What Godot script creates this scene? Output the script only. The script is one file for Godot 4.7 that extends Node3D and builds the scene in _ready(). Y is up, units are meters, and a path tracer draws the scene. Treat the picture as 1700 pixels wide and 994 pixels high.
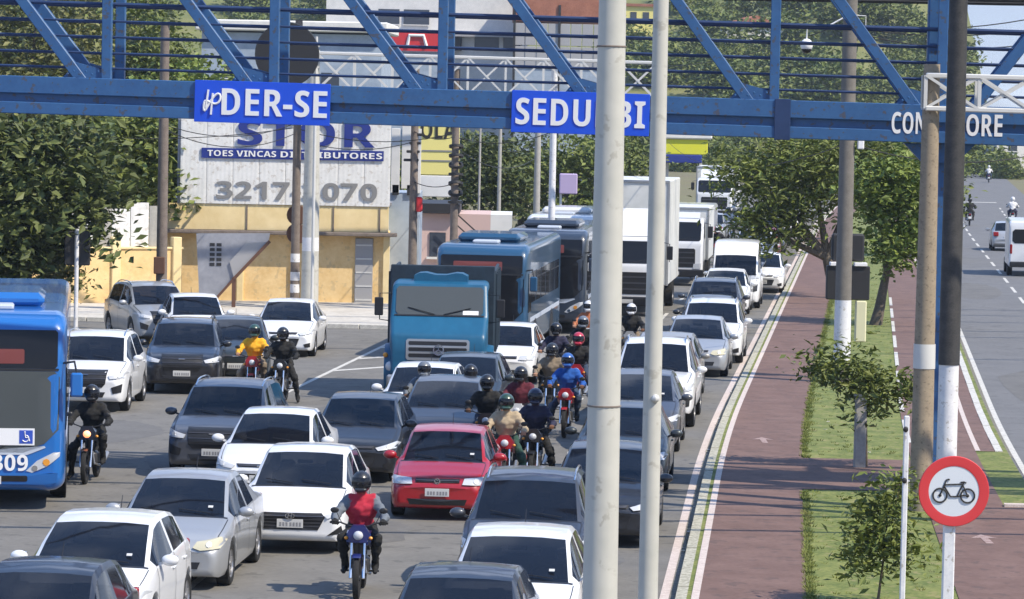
extends Node3D
# A jammed avenue seen from a raised camera: footbridge, queueing cars, buses and motorbikes, cycle lane and median.
# x is to the right, the road runs away along -z, units are metres.

class MB:
	var t := PackedVector3Array()
	func tri(a: Vector3, b: Vector3, c: Vector3) -> void:
		t.append(a); t.append(b); t.append(c)
	func quad(a: Vector3, b: Vector3, c: Vector3, d: Vector3) -> void:
		tri(a, b, c); tri(a, c, d)
	func box(c: Vector3, s: Vector3, bas := Basis(), bev := 0.0) -> MB:
		var h := s * 0.5
		if bev <= 0.0:
			var p := []
			for i in 8: p.append(c + bas * Vector3(h.x * (1 if i & 1 else -1), h.y * (1 if i & 2 else -1), h.z * (1 if i & 4 else -1)))
			quad(p[0], p[2], p[3], p[1]); quad(p[4], p[5], p[7], p[6]); quad(p[0], p[1], p[5], p[4])
			quad(p[2], p[6], p[7], p[3]); quad(p[0], p[4], p[6], p[2]); quad(p[1], p[3], p[7], p[5])
			return self
		var b: float = min(bev, min(h.x, min(h.y, h.z)) * 0.95)
		var q := {}
		for sx in [-1, 1]:
			for sy in [-1, 1]:
				for sz in [-1, 1]:
					var k := Vector3(sx, sy, sz)
					q[[sx, sy, sz, 0]] = c + bas * (Vector3(h.x, h.y - b, h.z - b) * k)
					q[[sx, sy, sz, 1]] = c + bas * (Vector3(h.x - b, h.y, h.z - b) * k)
					q[[sx, sy, sz, 2]] = c + bas * (Vector3(h.x - b, h.y - b, h.z) * k)
		for sx in [-1, 1]:
			out4(q[[sx, -1, -1, 0]], q[[sx, 1, -1, 0]], q[[sx, 1, 1, 0]], q[[sx, -1, 1, 0]], c)
			out4(q[[-1, sx, -1, 1]], q[[1, sx, -1, 1]], q[[1, sx, 1, 1]], q[[-1, sx, 1, 1]], c)
			out4(q[[-1, -1, sx, 2]], q[[1, -1, sx, 2]], q[[1, 1, sx, 2]], q[[-1, 1, sx, 2]], c)
			for sy in [-1, 1]:
				out4(q[[sx, sy, -1, 0]], q[[sx, sy, 1, 0]], q[[sx, sy, 1, 1]], q[[sx, sy, -1, 1]], c)
				out4(q[[sx, -1, sy, 0]], q[[sx, 1, sy, 0]], q[[sx, 1, sy, 2]], q[[sx, -1, sy, 2]], c)
				out4(q[[-1, sx, sy, 1]], q[[1, sx, sy, 1]], q[[1, sx, sy, 2]], q[[-1, sx, sy, 2]], c)
				for sz in [-1, 1]: out3(q[[sx, sy, sz, 0]], q[[sx, sy, sz, 1]], q[[sx, sy, sz, 2]], c)
		return self
	func out3(a: Vector3, b: Vector3, d: Vector3, c: Vector3) -> void:
		if (b - a).cross(d - a).dot((a + b + d) / 3.0 - c) < 0.0: tri(a, d, b)
		else: tri(a, b, d)
	func out4(a: Vector3, b: Vector3, d: Vector3, e: Vector3, c: Vector3) -> void:
		if (b - a).cross(d - a).dot((a + b + d + e) / 4.0 - c) < 0.0: quad(a, e, d, b)
		else: quad(a, b, d, e)
	func bar(a: Vector3, b: Vector3, w: float, h: float, bev := 0.0, up := Vector3.UP) -> MB:
		var d := (b - a).normalized()
		var x := up.cross(d)
		if x.length() < 0.01: x = Vector3.RIGHT.cross(d)
		x = x.normalized()
		return box((a + b) * 0.5, Vector3(w, h, a.distance_to(b)), Basis(x, d.cross(x), d), bev)
	func tube(p: Array, r, n := 8, caps := true) -> MB:
		var rings := []
		var side := Vector3.ZERO
		for i in p.size():
			var d: Vector3 = (p[min(i + 1, p.size() - 1)] - p[max(i - 1, 0)]).normalized()
			if side == Vector3.ZERO: side = d.cross(Vector3.UP if abs(d.y) < 0.9 else Vector3.RIGHT).normalized()
			side = (side - d * side.dot(d)).normalized()
			var s2 := d.cross(side)
			var rr: float = r[i] if r is Array else r
			var g := []
			for k in n: g.append(p[i] + (side * cos(TAU * k / n) + s2 * sin(TAU * k / n)) * rr)
			rings.append(g)
		for i in p.size() - 1:
			for k in n: quad(rings[i][k], rings[i][(k + 1) % n], rings[i + 1][(k + 1) % n], rings[i + 1][k])
		if caps:
			for k in range(1, n - 1):
				tri(rings[0][0], rings[0][k + 1], rings[0][k]); tri(rings[-1][0], rings[-1][k], rings[-1][k + 1])
		return self
	func lathe(p: Array, n: int, x := Transform3D()) -> MB:  # profile of (radius, height) running up, about y
		for i in p.size() - 1:
			for k in n:
				var c0 := cos(TAU * k / n); var s0 := sin(TAU * k / n); var c1 := cos(TAU * (k + 1) / n); var s1 := sin(TAU * (k + 1) / n)
				var a := x * Vector3(p[i].x * c0, p[i].y, p[i].x * s0); var b := x * Vector3(p[i].x * c1, p[i].y, p[i].x * s1)
				var c := x * Vector3(p[i + 1].x * c1, p[i + 1].y, p[i + 1].x * s1); var d := x * Vector3(p[i + 1].x * c0, p[i + 1].y, p[i + 1].x * s0)
				if p[i].x > 0.0: tri(a, c, b)
				if p[i + 1].x > 0.0: tri(a, d, c)
		return self
	func ball(c: Vector3, r: Vector3, n := 12, m := 8, bas := Basis()) -> MB:
		var p := []
		for i in m + 1: p.append(Vector2(sin(PI * i / m), -cos(PI * i / m)))
		p[0].x = 0.0; p[m].x = 0.0
		return lathe(p, n, Transform3D(bas * Basis.from_scale(r), c))
	func prism(poly: Array, z0: float, z1: float, x := Transform3D()) -> MB:  # outline in xy, counter-clockwise, from z0 up to z1
		var pp := PackedVector2Array(poly)
		if Geometry2D.is_polygon_clockwise(pp): pp.reverse()
		var ix := Geometry2D.triangulate_polygon(pp)
		for i in range(0, ix.size(), 3):
			var a := pp[ix[i]]; var b := pp[ix[i + 1]]; var c := pp[ix[i + 2]]
			if (b - a).cross(c - a) < 0.0:
				var s := b; b = c; c = s
			tri(x * Vector3(a.x, a.y, z1), x * Vector3(b.x, b.y, z1), x * Vector3(c.x, c.y, z1))
			tri(x * Vector3(a.x, a.y, z0), x * Vector3(c.x, c.y, z0), x * Vector3(b.x, b.y, z0))
		for i in pp.size():
			var a := pp[i]; var b := pp[(i + 1) % pp.size()]
			quad(x * Vector3(a.x, a.y, z0), x * Vector3(b.x, b.y, z0), x * Vector3(b.x, b.y, z1), x * Vector3(a.x, a.y, z1))
		return self
	func mesh(crease := 40.0) -> ArrayMesh:
		var n := t.size()
		var fn := PackedVector3Array(); fn.resize(n / 3)
		var at := {}
		for i in n / 3:
			fn[i] = (t[3 * i + 1] - t[3 * i]).cross(t[3 * i + 2] - t[3 * i])
			if crease > 0.0:
				for j in 3:
					var k := Vector3i((t[3 * i + j] * 1000.0).round())
					if at.has(k): at[k].append(i)
					else: at[k] = [i]
		var v := PackedVector3Array(); v.resize(n)
		var nn := PackedVector3Array(); nn.resize(n)
		var lim := cos(deg_to_rad(crease))
		for i in n / 3:
			var f := fn[i].normalized()
			for j in 3:
				var s := f
				if crease > 0.0:
					s = Vector3.ZERO
					for q in at[Vector3i((t[3 * i + j] * 1000.0).round())]:
						if fn[q].normalized().dot(f) > lim: s += fn[q]
					s = s.normalized()
				var o: int = 3 * i + [0, 2, 1][j]
				v[o] = t[3 * i + j]; nn[o] = s if s.length() > 0.5 else Vector3.UP
		var a := []; a.resize(Mesh.ARRAY_MAX); a[Mesh.ARRAY_VERTEX] = v; a[Mesh.ARRAY_NORMAL] = nn
		var r := ArrayMesh.new()
		if n > 0: r.add_surface_from_arrays(Mesh.PRIMITIVE_TRIANGLES, a)
		return r

var M := {}
var names := {}
var rng := RandomNumberGenerator.new()

func numbered(s: String) -> String:
	var k: int = names.get(s, 0); names[s] = k + 1
	return s if k == 0 else "%s_%03d" % [s, k]
func thing(called: String, label: String, category: String, at := Vector3.ZERO, turn := 0.0, group := "") -> Node3D:
	var o := Node3D.new(); o.name = numbered(called); add_child(o)
	o.position = at; o.rotation.y = turn
	return tag(o, label, category, group)
func tag(o: Node3D, label: String, category: String, group := "") -> Node3D:
	o.set_meta("label", label); o.set_meta("category", category)
	if group != "": o.set_meta("group", group)
	return o
func part(parent: Node3D, called: String, mesh, m: Material, at := Vector3.ZERO) -> MeshInstance3D:
	var o := MeshInstance3D.new()
	o.name = numbered(called) if parent == self else called
	o.mesh = mesh.mesh() if mesh is MB else mesh
	o.material_override = m; o.position = at
	parent.add_child(o, true)
	return o
func struct(called: String, mesh, m: Material) -> MeshInstance3D:
	var o := part(self, called, mesh, m); o.set_meta("kind", "structure")
	return o
func lin(r: float, g: float, b: float) -> Color: return Color(r, g, b).linear_to_srgb()
func mat(c: Color, rough := 0.8, metal := 0.0) -> StandardMaterial3D:
	var m := StandardMaterial3D.new()
	m.albedo_color = c; m.roughness = rough; m.metallic = metal
	return m
func paint(c: Color) -> StandardMaterial3D:
	var m := mat(c, 0.35, 0.0)
	m.clearcoat_enabled = true; m.clearcoat = 0.8; m.clearcoat_roughness = 0.06
	return m
# grain: two layers of computed noise between dark and light (linear colours)
func grain(dark: Color, light: Color, fine: float, coarse: float, seed_: int, mixing := 0.5, size := 512, sharp := 1.0, spot := Color(0, 0, 0, 0), spot_at := .72) -> ImageTexture:
	var a := FastNoiseLite.new(); a.seed = seed_; a.frequency = fine; a.fractal_octaves = 4
	var b := FastNoiseLite.new(); b.seed = seed_ + 7; b.frequency = coarse; b.fractal_octaves = 4
	var da := a.get_seamless_image(size, size).get_data(); var db := b.get_seamless_image(size, size).get_data()
	var out := PackedByteArray(); out.resize(size * size * 3)
	var ramp := PackedByteArray()
	for i in 256:
		var f: float = clamp(((i / 255.0) - 0.5) * sharp + 0.5, 0.0, 1.0)
		var c := dark.lerp(light, f).linear_to_srgb()
		ramp.append(c.r8); ramp.append(c.g8); ramp.append(c.b8)
	for i in size * size:
		var k := int(da[i] * (1.0 - mixing) + db[i] * mixing) * 3
		out[3 * i] = ramp[k]; out[3 * i + 1] = ramp[k + 1]; out[3 * i + 2] = ramp[k + 2]
	if spot.a > 0.0:  # stains, rust or chips with an outline of their own
		var c := FastNoiseLite.new(); c.seed = seed_ + 31; c.frequency = .018; c.fractal_octaves = 5; c.fractal_gain = .62
		var dc := c.get_seamless_image(size, size).get_data(); var sc := spot.linear_to_srgb(); var lim := spot_at * 255.0
		for i in size * size:
			if dc[i] > lim:
				var f: float = min(1.0, (dc[i] - lim) / 14.0) * spot.a
				out[3 * i] = int(lerpf(out[3 * i], sc.r8, f)); out[3 * i + 1] = int(lerpf(out[3 * i + 1], sc.g8, f)); out[3 * i + 2] = int(lerpf(out[3 * i + 2], sc.b8, f))
	var im := Image.create_from_data(size, size, false, Image.FORMAT_RGB8, out); im.generate_mipmaps()
	return ImageTexture.create_from_image(im)
func surf(tex: ImageTexture, metres: float, rough := 0.9) -> StandardMaterial3D:
	var m := mat(Color.WHITE, rough)
	m.albedo_texture = tex; m.uv1_triplanar = true; m.uv1_world_triplanar = true
	m.uv1_scale = Vector3.ONE / metres
	return m
func text_mesh(s: String, height: float, depth: float, bold := 700) -> Mesh:
	var f := SystemFont.new(); f.font_names = PackedStringArray(["Droid Sans"]); f.font_weight = bold
	var tm := TextMesh.new(); tm.text = s; tm.font = f; tm.font_size = 48; tm.pixel_size = height / 34.0; tm.depth = depth
	return tm
func pick(a: Array, x: float) -> float:  # piecewise linear
	if x <= a[0][0]: return a[0][1]
	for i in range(1, a.size()):
		if x <= a[i][0]: return lerp(float(a[i - 1][1]), float(a[i][1]), (x - a[i - 1][0]) / (a[i][0] - a[i - 1][0]))
	return a[-1][1]
# the kerb line of the avenue: x at distance d down the road
func slope(d: float) -> float: return pick([[65, 0.0751], [86, 0.0981], [195, 0.0981], [247, 0.115]], d)
var kerb_x := PackedFloat32Array()
func kx(d: float) -> float:
	if kerb_x.is_empty():
		var x := 0.0
		for i in 1200: kerb_x.append(x); x += slope(i + 0.5)
		var s := lerpf(kerb_x[50], kerb_x[51], 0.35)
		for i in 1200: kerb_x[i] += 2.14 - s
	var i: int = clamp(int(floor(d)), 0, 1198)
	return lerpf(kerb_x[i], kerb_x[i + 1], d - i)
func road(off: float, d: float, y := 0.0) -> Vector3: return Vector3(kx(d) + off, y, -d)
func strip(o0: float, o1: float, d0: float, d1: float, y: float, step := 2.0) -> MB:
	var b := MB.new(); var n: int = max(1, int(ceil((d1 - d0) / step)))
	for i in n:
		var a: float = lerp(d0, d1, float(i) / n); var c: float = lerp(d0, d1, float(i + 1) / n)
		b.quad(road(o0, a, y), road(o1, a, y), road(o1, c, y), road(o0, c, y))
	return b
func kerb(o0: float, o1: float, d0: float, d1: float, y0: float, y1: float, step := 2.0) -> MB:
	var b := strip(o0, o1, d0, d1, y1, step); var n: int = max(1, int(ceil((d1 - d0) / step)))
	for i in n:
		var a: float = lerp(d0, d1, float(i) / n); var c: float = lerp(d0, d1, float(i + 1) / n)
		b.quad(road(o0, c, y0), road(o0, a, y0), road(o0, a, y1), road(o0, c, y1))
		b.quad(road(o1, a, y0), road(o1, c, y0), road(o1, c, y1), road(o1, a, y1))
	b.quad(road(o0, d0, y0), road(o1, d0, y0), road(o1, d0, y1), road(o0, d0, y1))
	return b


func _ready() -> void:
	rng.seed = 11
	# camera
	var cam := Camera3D.new(); cam.name = "camera"; add_child(cam)
	cam.position = Vector3(0, 6.9, 0); cam.rotation_degrees = Vector3(-3.0910, 0, 1.150)
	cam.fov = 9.4704; cam.near = 0.5; cam.far = 4000.0; cam.current = true
	# sky and sun
	var env := Environment.new(); var sky := Sky.new(); var sm := ProceduralSkyMaterial.new()
	sm.sky_top_color = lin(.16, .33, .72); sm.sky_horizon_color = lin(.56, .64, .76); sm.sky_curve = .12
	sm.ground_bottom_color = lin(.18, .17, .15); sm.ground_horizon_color = lin(.42, .48, .55); sm.sun_angle_max = 2.0; sm.energy_multiplier = 1.0
	sm.sky_cover = clouds(); sm.sky_cover_modulate = Color(1, 1, 1, 1)
	sky.sky_material = sm
	env.background_mode = Environment.BG_SKY; env.sky = sky; env.background_energy_multiplier = 1.0
	env.tonemap_mode = Environment.TONE_MAPPER_LINEAR; env.tonemap_exposure = 1.27
	env.sdfgi_enabled = true; env.ssao_enabled = true; env.ssil_enabled = true
	env.fog_enabled = true; env.fog_density = .00016; env.fog_light_color = Color(.72, .78, .85)
	var we := WorldEnvironment.new(); we.name = "world_environment"; we.environment = env; add_child(we)
	var sun := DirectionalLight3D.new(); sun.name = "sun"; add_child(sun)
	sun.light_energy = 1.5; sun.light_angular_distance = .5; sun.light_color = Color(1.0, .955, .88); sun.shadow_enabled = true
	sun.look_at_from_position(Vector3.ZERO, Vector3(-.75, -1.0, -.45))
	materials()
	setting()
	buildings()
	footbridge()
	for c in CARS: make_car(c)
	vehicles()
	for b in BIKES:
		make_bike(b)
		if b.has("rider"): make_rider(b.rider)
	street()
	plants()

func materials() -> void:
	M.asphalt = surf(grain(Color(.120, .115, .104), Color(.185, .176, .160), .09, .008, 3, .55, 512, 1.3, Color(.075, .072, .066, .5), .70), 7.0, .93)
	M.asphalt_patch = surf(grain(Color(.10, .097, .092), Color(.155, .15, .142), .1, .01, 43, .5, 256, 1.3), 5.0, .93)
	M.asphalt_right = surf(grain(Color(.115, .115, .117), Color(.165, .164, .164), .09, .008, 23, .5, 512, 1.2, Color(.08, .08, .08, .4), .70), 9.0, .93)
	M.lane_red = surf(grain(Color(.122, .070, .056), Color(.190, .116, .096), .07, .009, 5, .55, 512, 1.4, Color(.09, .062, .055, .6), .68), 5.0, .93)
	M.grass = surf(grain(Color(.085, .120, .020), Color(.205, .220, .055), .07, .010, 8, .45, 512, 2.3, Color(.28, .23, .11, .6), .70), 4.0, .95)
	M.earth = surf(grain(Color(.15, .12, .07), Color(.17, .17, .075), .03, .008, 9, .5, 512, 1.4), 40.0, .95)
	M.paving = surf(grain(Color(.40, .37, .32), Color(.60, .57, .51), .05, .01, 10, .5, 512, 1.4), 6.0, .9)
	M.kerb_stone = surf(grain(Color(.20, .19, .14), Color(.55, .53, .43), .06, .02, 12, .5, 512, 1.8), 1.6, .9)
	M.line_white = surf(grain(Color(.34, .33, .30), Color(.70, .68, .62), .12, .02, 13, .4, 512, 1.6), 2.0, .8)
	M.line_pink = surf(grain(Color(.42, .34, .30), Color(.66, .58, .53), .12, .02, 14, .4, 512, 1.6), 2.0, .8)
	M.line_faint = surf(grain(Color(.24, .15, .135), Color(.42, .32, .29), .12, .02, 44, .4, 256, 2.2), 1.0, .85)
	M.gutter = surf(grain(Color(.07, .065, .05), Color(.30, .28, .24), .14, .03, 15, .4, 512, 1.9), 1.5, .95)
	M.hill = surf(grain(Color(.105, .135, .035), Color(.21, .20, .075), .03, .006, 16, .5, 512, 1.2), 60.0, .95)
	M.concrete = surf(grain(Color(.30, .29, .27), Color(.42, .41, .38), .06, .012, 17, .5, 512, 1.4), 2.2, .85)
	M.concrete_brown = surf(grain(Color(.12, .095, .08), Color(.24, .20, .17), .06, .012, 18, .5, 512, 1.6), 1.6, .9)
	M.concrete_dark = surf(grain(Color(.13, .12, .105), Color(.20, .185, .165), .06, .012, 45, .5, 512, 1.4), 1.8, .9)
	M.pole_grey = surf(grain(Color(.42, .42, .38), Color(.54, .53, .48), .03, .008, 19, .6, 512, 1.2, Color(.24, .22, .18, .45), .70), 2.5, .5)
	M.pole_beige = surf(grain(Color(.24, .195, .14), Color(.35, .285, .20), .05, .01, 20, .5, 512, 1.3, Color(.12, .09, .06, .6), .69), 1.4, .7)
	M.pole_black = surf(grain(Color(.018, .018, .02), Color(.06, .058, .055), .05, .01, 21, .5, 512, 1.4), 1.2, .6)
	M.pole_white = surf(grain(Color(.60, .61, .64), Color(.78, .78, .78), .05, .01, 22, .5, 512, 1.4, Color(.30, .27, .22, .6), .72), 1.5, .6)
	M.bridge = surf(grain(Color(.024, .085, .22), Color(.036, .12, .28), .05, .008, 24, .6, 512, 1.3, Color(.09, .06, .055, .7), .71), 2.2, .45)
	M.bridge_dark = surf(grain(Color(.010, .030, .095), Color(.018, .045, .13), .05, .008, 25, .6, 256, 1.3), 2.2, .5)  # darker blue; on the rails it holds the shade of their undersides
	M.plate_blue = mat(lin(.008, .075, .62), .4); M.white_print = mat(lin(.78, .78, .78), .5); M.print_blue = mat(lin(.03, .08, .45), .5)
	M.galv = mat(lin(.62, .62, .60), .45, .1)
	M.yellow_wall = surf(grain(Color(.70, .47, .20), Color(.86, .64, .33), .04, .008, 26, .6, 512, 1.5, Color(.45, .34, .2, .35), .68), 4.0, .9)
	M.cream_wall = surf(grain(Color(.72, .56, .28), Color(.86, .70, .40), .04, .008, 27, .6, 256, 1.4), 4.0, .9)
	M.white_wall = surf(grain(Color(.60, .60, .58), Color(.74, .73, .70), .04, .008, 28, .6, 256, 1.3), 5.0, .85)
	M.sheet_white = surf(grain(Color(.66, .66, .64), Color(.80, .80, .78), .05, .01, 29, .6, 512, 1.5, Color(.46, .42, .36, .5), .66), 3.0, .55)
	M.grey_sheet = surf(grain(Color(.22, .23, .26), Color(.32, .33, .37), .05, .01, 30, .6, 256, 1.3), 2.5, .6)
	M.bluegrey = surf(grain(Color(.26, .32, .40), Color(.36, .43, .52), .04, .008, 31, .6, 256, 1.3), 4.0, .7)
	M.pink_wall = mat(lin(.58, .42, .38), .9); M.purple = mat(lin(.42, .34, .52), .8); M.sign_yellow = mat(lin(.75, .66, .22), .7); M.lime = mat(lin(.62, .62, .03), .7)
	M.terracotta = surf(grain(Color(.26, .10, .06), Color(.38, .16, .10), .05, .01, 32, .5, 256, 1.4), 3.0, .9)
	M.red = mat(lin(.55, .025, .03), .5); M.letter_blue = mat(lin(.012, .03, .22), .6); M.letter_grey = mat(lin(.22, .22, .22), .8); M.letter_black = mat(lin(.02, .02, .02), .7)
	M.dark_metal = mat(lin(.02, .02, .022), .6); M.rust = mat(lin(.12, .06, .04), .9); M.shutter = mat(lin(.34, .34, .35), .6); M.window_far = mat(lin(.05, .06, .08), .15)
	M.wire = mat(lin(.015, .015, .017), .7)
	# vehicles
	M.tyre = mat(lin(.012, .012, .012), .85); M.trim = mat(lin(.014, .014, .016), .45); M.slat = mat(lin(.10, .10, .11), .35, .6)
	M.rim = mat(lin(.42, .42, .43), .35, .7); M.rim_dark = mat(lin(.08, .08, .085), .4, .6); M.chrome = mat(lin(.75, .75, .76), .12, 1.0); M.chrome_dull = mat(lin(.42, .42, .42), .35, .7)
	M.lens = mat(lin(.50, .52, .55), .06); M.lens.clearcoat_enabled = true; M.lens_old = mat(lin(.52, .49, .36), .15)
	M.bulb = mat(lin(.7, .7, .68), .3, .3)
	M.red_lens = mat(lin(.30, .01, .012), .15); M.amber = mat(lin(.72, .30, .04), .2); M.plate = mat(lin(.55, .55, .54), .5); M.plate_ink = mat(lin(.24, .24, .25), .6); M.seat = mat(lin(.05, .05, .055), .9)
	M.engine = mat(lin(.07, .07, .075), .45, .5); M.visor = mat(lin(.01, .01, .013), .05)
	M.glass = pane(lin(.008, .010, .016), .86); M.bus_glass = mat(lin(.075, .085, .088), .10); M.glass_dark = mat(lin(.012, .013, .016), .06)
	for g in [M.glass, M.glass_dark, M.bus_glass]: g.metallic_specular = .4
	M.dest = mat(lin(.16, .035, .03), .5); M.bus_trim = mat(lin(.45, .50, .58), .5)
	M.lit_lamp = mat(lin(.9, .7, .5), .2); M.lit_lamp.emission_enabled = true; M.lit_lamp.emission = Color(1.0, .55, .28); M.lit_lamp.emission_energy_multiplier = 1.6
	M.paint_white = paint(lin(.72, .73, .74)); M.paint_silver = metallic(lin(.40, .41, .42)); M.paint_grey = metallic(lin(.055, .06, .072)); M.paint_darkgrey = metallic(lin(.026, .028, .034)); M.paint_black = paint(lin(.012, .012, .015)); M.paint_red = paint(lin(.34, .008, .014)); M.paint_beige = metallic(lin(.30, .29, .27)); M.paint_greygreen = metallic(lin(.035, .043, .046)); M.paint_lead = metallic(lin(.085, .09, .105))
	M.paint_truck = surf(grain(Color(.006, .075, .155), Color(.012, .11, .21), .04, .01, 33, .6, 256, 1.3), 2.0, .4)
	M.paint_tipper = surf(grain(Color(.006, .016, .03), Color(.016, .035, .055), .05, .01, 34, .6, 256, 1.4), 1.5, .6)
	M.bus_blue = paint(lin(.012, .13, .43)); M.bus_teal = paint(lin(.014, .068, .145)); M.bus_grey = paint(lin(.03, .042, .065)); M.bus_white = paint(lin(.62, .63, .64))
	M.dirt = M.earth; M.box_white = surf(grain(Color(.56, .57, .55), Color(.70, .71, .69), .04, .01, 35, .6, 256, 1.4), 3.0, .5)
	for q in [["red", .33, .012, .02], ["blue", .010, .018, .12], ["black", .015, .015, .017], ["maroon", .10, .012, .03], ["white", .7, .7, .7], ["silver", .3, .3, .3]]: M["bike_" + q[0]] = paint(lin(q[1], q[2], q[3]))
	M.cloth = mat(Color.WHITE, .9); M.cloth.vertex_color_use_as_albedo = true
	M.leaf = mat(Color.WHITE, .6); M.leaf.vertex_color_use_as_albedo = true; M.leaf.backlight_enabled = true; M.leaf.backlight = Color(.25, .32, .08)
	M.bark = surf(grain(Color(.07, .055, .04), Color(.17, .14, .11), .06, .015, 36, .4, 256, 1.5), .8, .95)
func clouds() -> ImageTexture:  # scattered fair-weather cloud, the same all round
	var w := 1024; var h := 512
	var n := FastNoiseLite.new(); n.seed = 21; n.frequency = 2.1; n.fractal_octaves = 6
	var im := Image.create(w, h, false, Image.FORMAT_RGBA8)
	for y in h / 2:
		var el := PI * (.5 - (y + .5) / h)
		for x in w:
			var az := TAU * (x + .5) / w
			var d := Vector3(cos(az) * cos(el), sin(el), sin(az) * cos(el))
			var q := d / (d.y + .25)
			var v: float = smoothstep(.02, .38, n.get_noise_3d(q.x * .6, q.y * .6, q.z * .6))
			im.set_pixel(x, y, Color(1, 1, 1, v * .62))
	return ImageTexture.create_from_image(im)
func pane(c: Color, alpha: float) -> StandardMaterial3D:
	var m := mat(Color(c.r, c.g, c.b, alpha), .04); m.transparency = BaseMaterial3D.TRANSPARENCY_ALPHA
	return m
func metallic(c: Color) -> StandardMaterial3D:
	var m := mat(c, .42, .45); m.clearcoat_enabled = true; m.clearcoat = .7; m.clearcoat_roughness = .08
	return m


# ---------- ground, roads, kerbs and markings ----------
func flat_sheet(x0: float, x1: float, z0: float, z1: float, y: float) -> MB:
	var b := MB.new(); b.quad(Vector3(x0, y, z0), Vector3(x1, y, z0), Vector3(x1, y, z1), Vector3(x0, y, z1)); return b
func setting() -> void:
	struct("ground", flat_sheet(-1500, 1500, 60, -2500, -.02), M.earth)
	var rd := struct("road", strip(-10.2, .34, 14, 520, 0), M.asphalt)
	# the side street that joins from behind the bus
	var ap := MB.new(); var n := 40
	for i in n:
		var a := lerpf(14, 116, float(i) / n); var c := lerpf(14, 116, float(i + 1) / n)
		ap.quad(road(-34, a), road(-10.2, a), road(-10.2, c), road(-34, c))
	struct("side_street", ap, M.asphalt)
	var rr := struct("road_right", strip(6.25, 15.2, 14, 520, 0), M.asphalt_right)
	struct("gutter", strip(.13, .26, 14, 300, .004), M.gutter)
	struct("edge_line", strip(0, .13, 14, 300, .004), M.line_pink)
	var ks := struct("kerb", kerb(.245, .40, 165, 420, -.01, .125), M.kerb_stone)
	for i in 90:  # kerb stones
		var d := 30.0 + i * 1.5
		part(ks, "kerb_stone", kerb(.245, .40, d, d + 1.485, -.01, .125 + .006 * sin(i * 2.3), .75), M.kerb_stone)
	struct("verge_strip", strip(.40, .47, 14, 300, .118), M.grass)
	struct("cycle_lane_line", strip(.465, .575, 14, 300, .128), M.line_pink)
	struct("cycle_lane", strip(.47, 2.06, 14, 300, .124), M.lane_red)
	struct("median", strip(2.0, 6.2, 14, 420, .112), M.grass)
	for q in [[64.5, 70.3]]: struct("cross_path", strip(2.06, 4.3, q[0], q[1], .124), M.lane_red)
	var cpath := struct("cycle_path", strip(4.2, 5.55, 14, 300, .124), M.lane_red)
	struct("cross_path", strip(5.55, 9.0, 14, 62.2, .122), M.lane_red)
	struct("path_kerb", kerb(5.55, 7.0, 62.2, 62.42, 0, .17), M.line_pink)
	struct("path_kerb", kerb(6.85, 7.02, 50, 62.2, 0, .17), M.line_pink)
	for i in 8:  # worn dashes on the inner edge of the second path
		part(cpath, "path_dash", strip(4.2, 4.3, 74 + i * 7.5, 79.5 + i * 7.5, .128), M.line_white)
	struct("path_line", strip(5.55, 5.65, 72.5, 300, .128), M.line_pink)
	struct("path_margin", strip(5.65, 5.95, 72.5, 300, .120), M.lane_red)
	ks = struct("kerb", kerb(5.95, 6.10, 162.5, 420, -.01, .128), M.line_white)
	for i in 60:
		var d := 72.5 + i * 1.5
		part(ks, "kerb_stone", kerb(5.95, 6.10, d, d + 1.485, -.01, .128 + .006 * sin(i * 1.7), .75), M.line_white)
	struct("gutter", strip(6.1, 6.32, 72.5, 300, .005), M.gutter)
	struct("edge_line", strip(6.32, 6.44, 40, 300, .006), M.line_white)
	for i in 26:
		var d := 60.0 + i * 8.0
		part(rr, "lane_dash", strip(9.1, 9.22, d, d + 4.4, .004), M.line_white)
		part(rr, "lane_dash", strip(12.2, 12.32, d + 2, d + 6, .004), M.line_white)
	part(rr, "stop_line", strip(6.5, 12.3, 281, 282.5, .004), M.line_white)
	# lane dashes between the queues, the edge of the gore and its hatching
	for i in 20:
		var d := 36.0 + i * 12.0
		part(rd, "lane_dash", strip(-3.35, -3.23, d + 9.2, d + 13.2, .004), M.line_white)
		part(rd, "lane_dash", strip(-6.7, -6.58, d, d + 4, .004), M.line_white)
	part(rd, "edge_line", strip(-10.3, -10.18, 84, 112, .005), M.line_white)
	for i in 3:
		var g := MB.new(); var d := 92.0 + i * 4.5
		g.quad(road(-10.2, d, .005), road(-8.6, d + 2.4, .005), road(-8.6, d + 2.9, .005), road(-10.2, d + .5, .005))
		part(rd, "gore_hatch", g, M.line_white)
	for q in [[-9.0, 46, 1.3, 3.2], [-5.2, 57.6, 1.0, 2.2], [-1.6, 54.6, .9, 1.6], [-9.4, 70, 1.2, 4], [-12.5, 74, 1.5, 3.0], [-8.2, 80, .8, 2.4], [-.9, 91, .8, 1.6], [8.0, 92, 1.3, 6], [10.6, 118, 1.2, 9], [7.6, 140, 1.0, 7], [-14.0, 92, 2.0, 4.0]]:
		var pa := MB.new(); var pp := []
		for i in 14:
			var a := TAU * i / 14.0
			pp.append(road(q[0] + cos(a) * q[2] * rng.randf_range(.8, 1.1), q[1] + sin(a) * q[3] * rng.randf_range(.8, 1.1), .003))
		for i in 14: pa.tri(road(q[0], q[1], .003), pp[i], pp[(i + 1) % 14])
		part(rd if q[0] < 1 else rr, "asphalt_patch", pa, M.asphalt_patch)
	# pale pavement in front of the shops, with its kerb
	var pv := MB.new(); pv.quad(Vector3(-34, .13, -113.2), Vector3(-3.2, .13, -109.5), Vector3(-1.5, .13, -140), Vector3(-34, .13, -140))
	var pav := struct("pavement", pv, M.paving)
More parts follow.
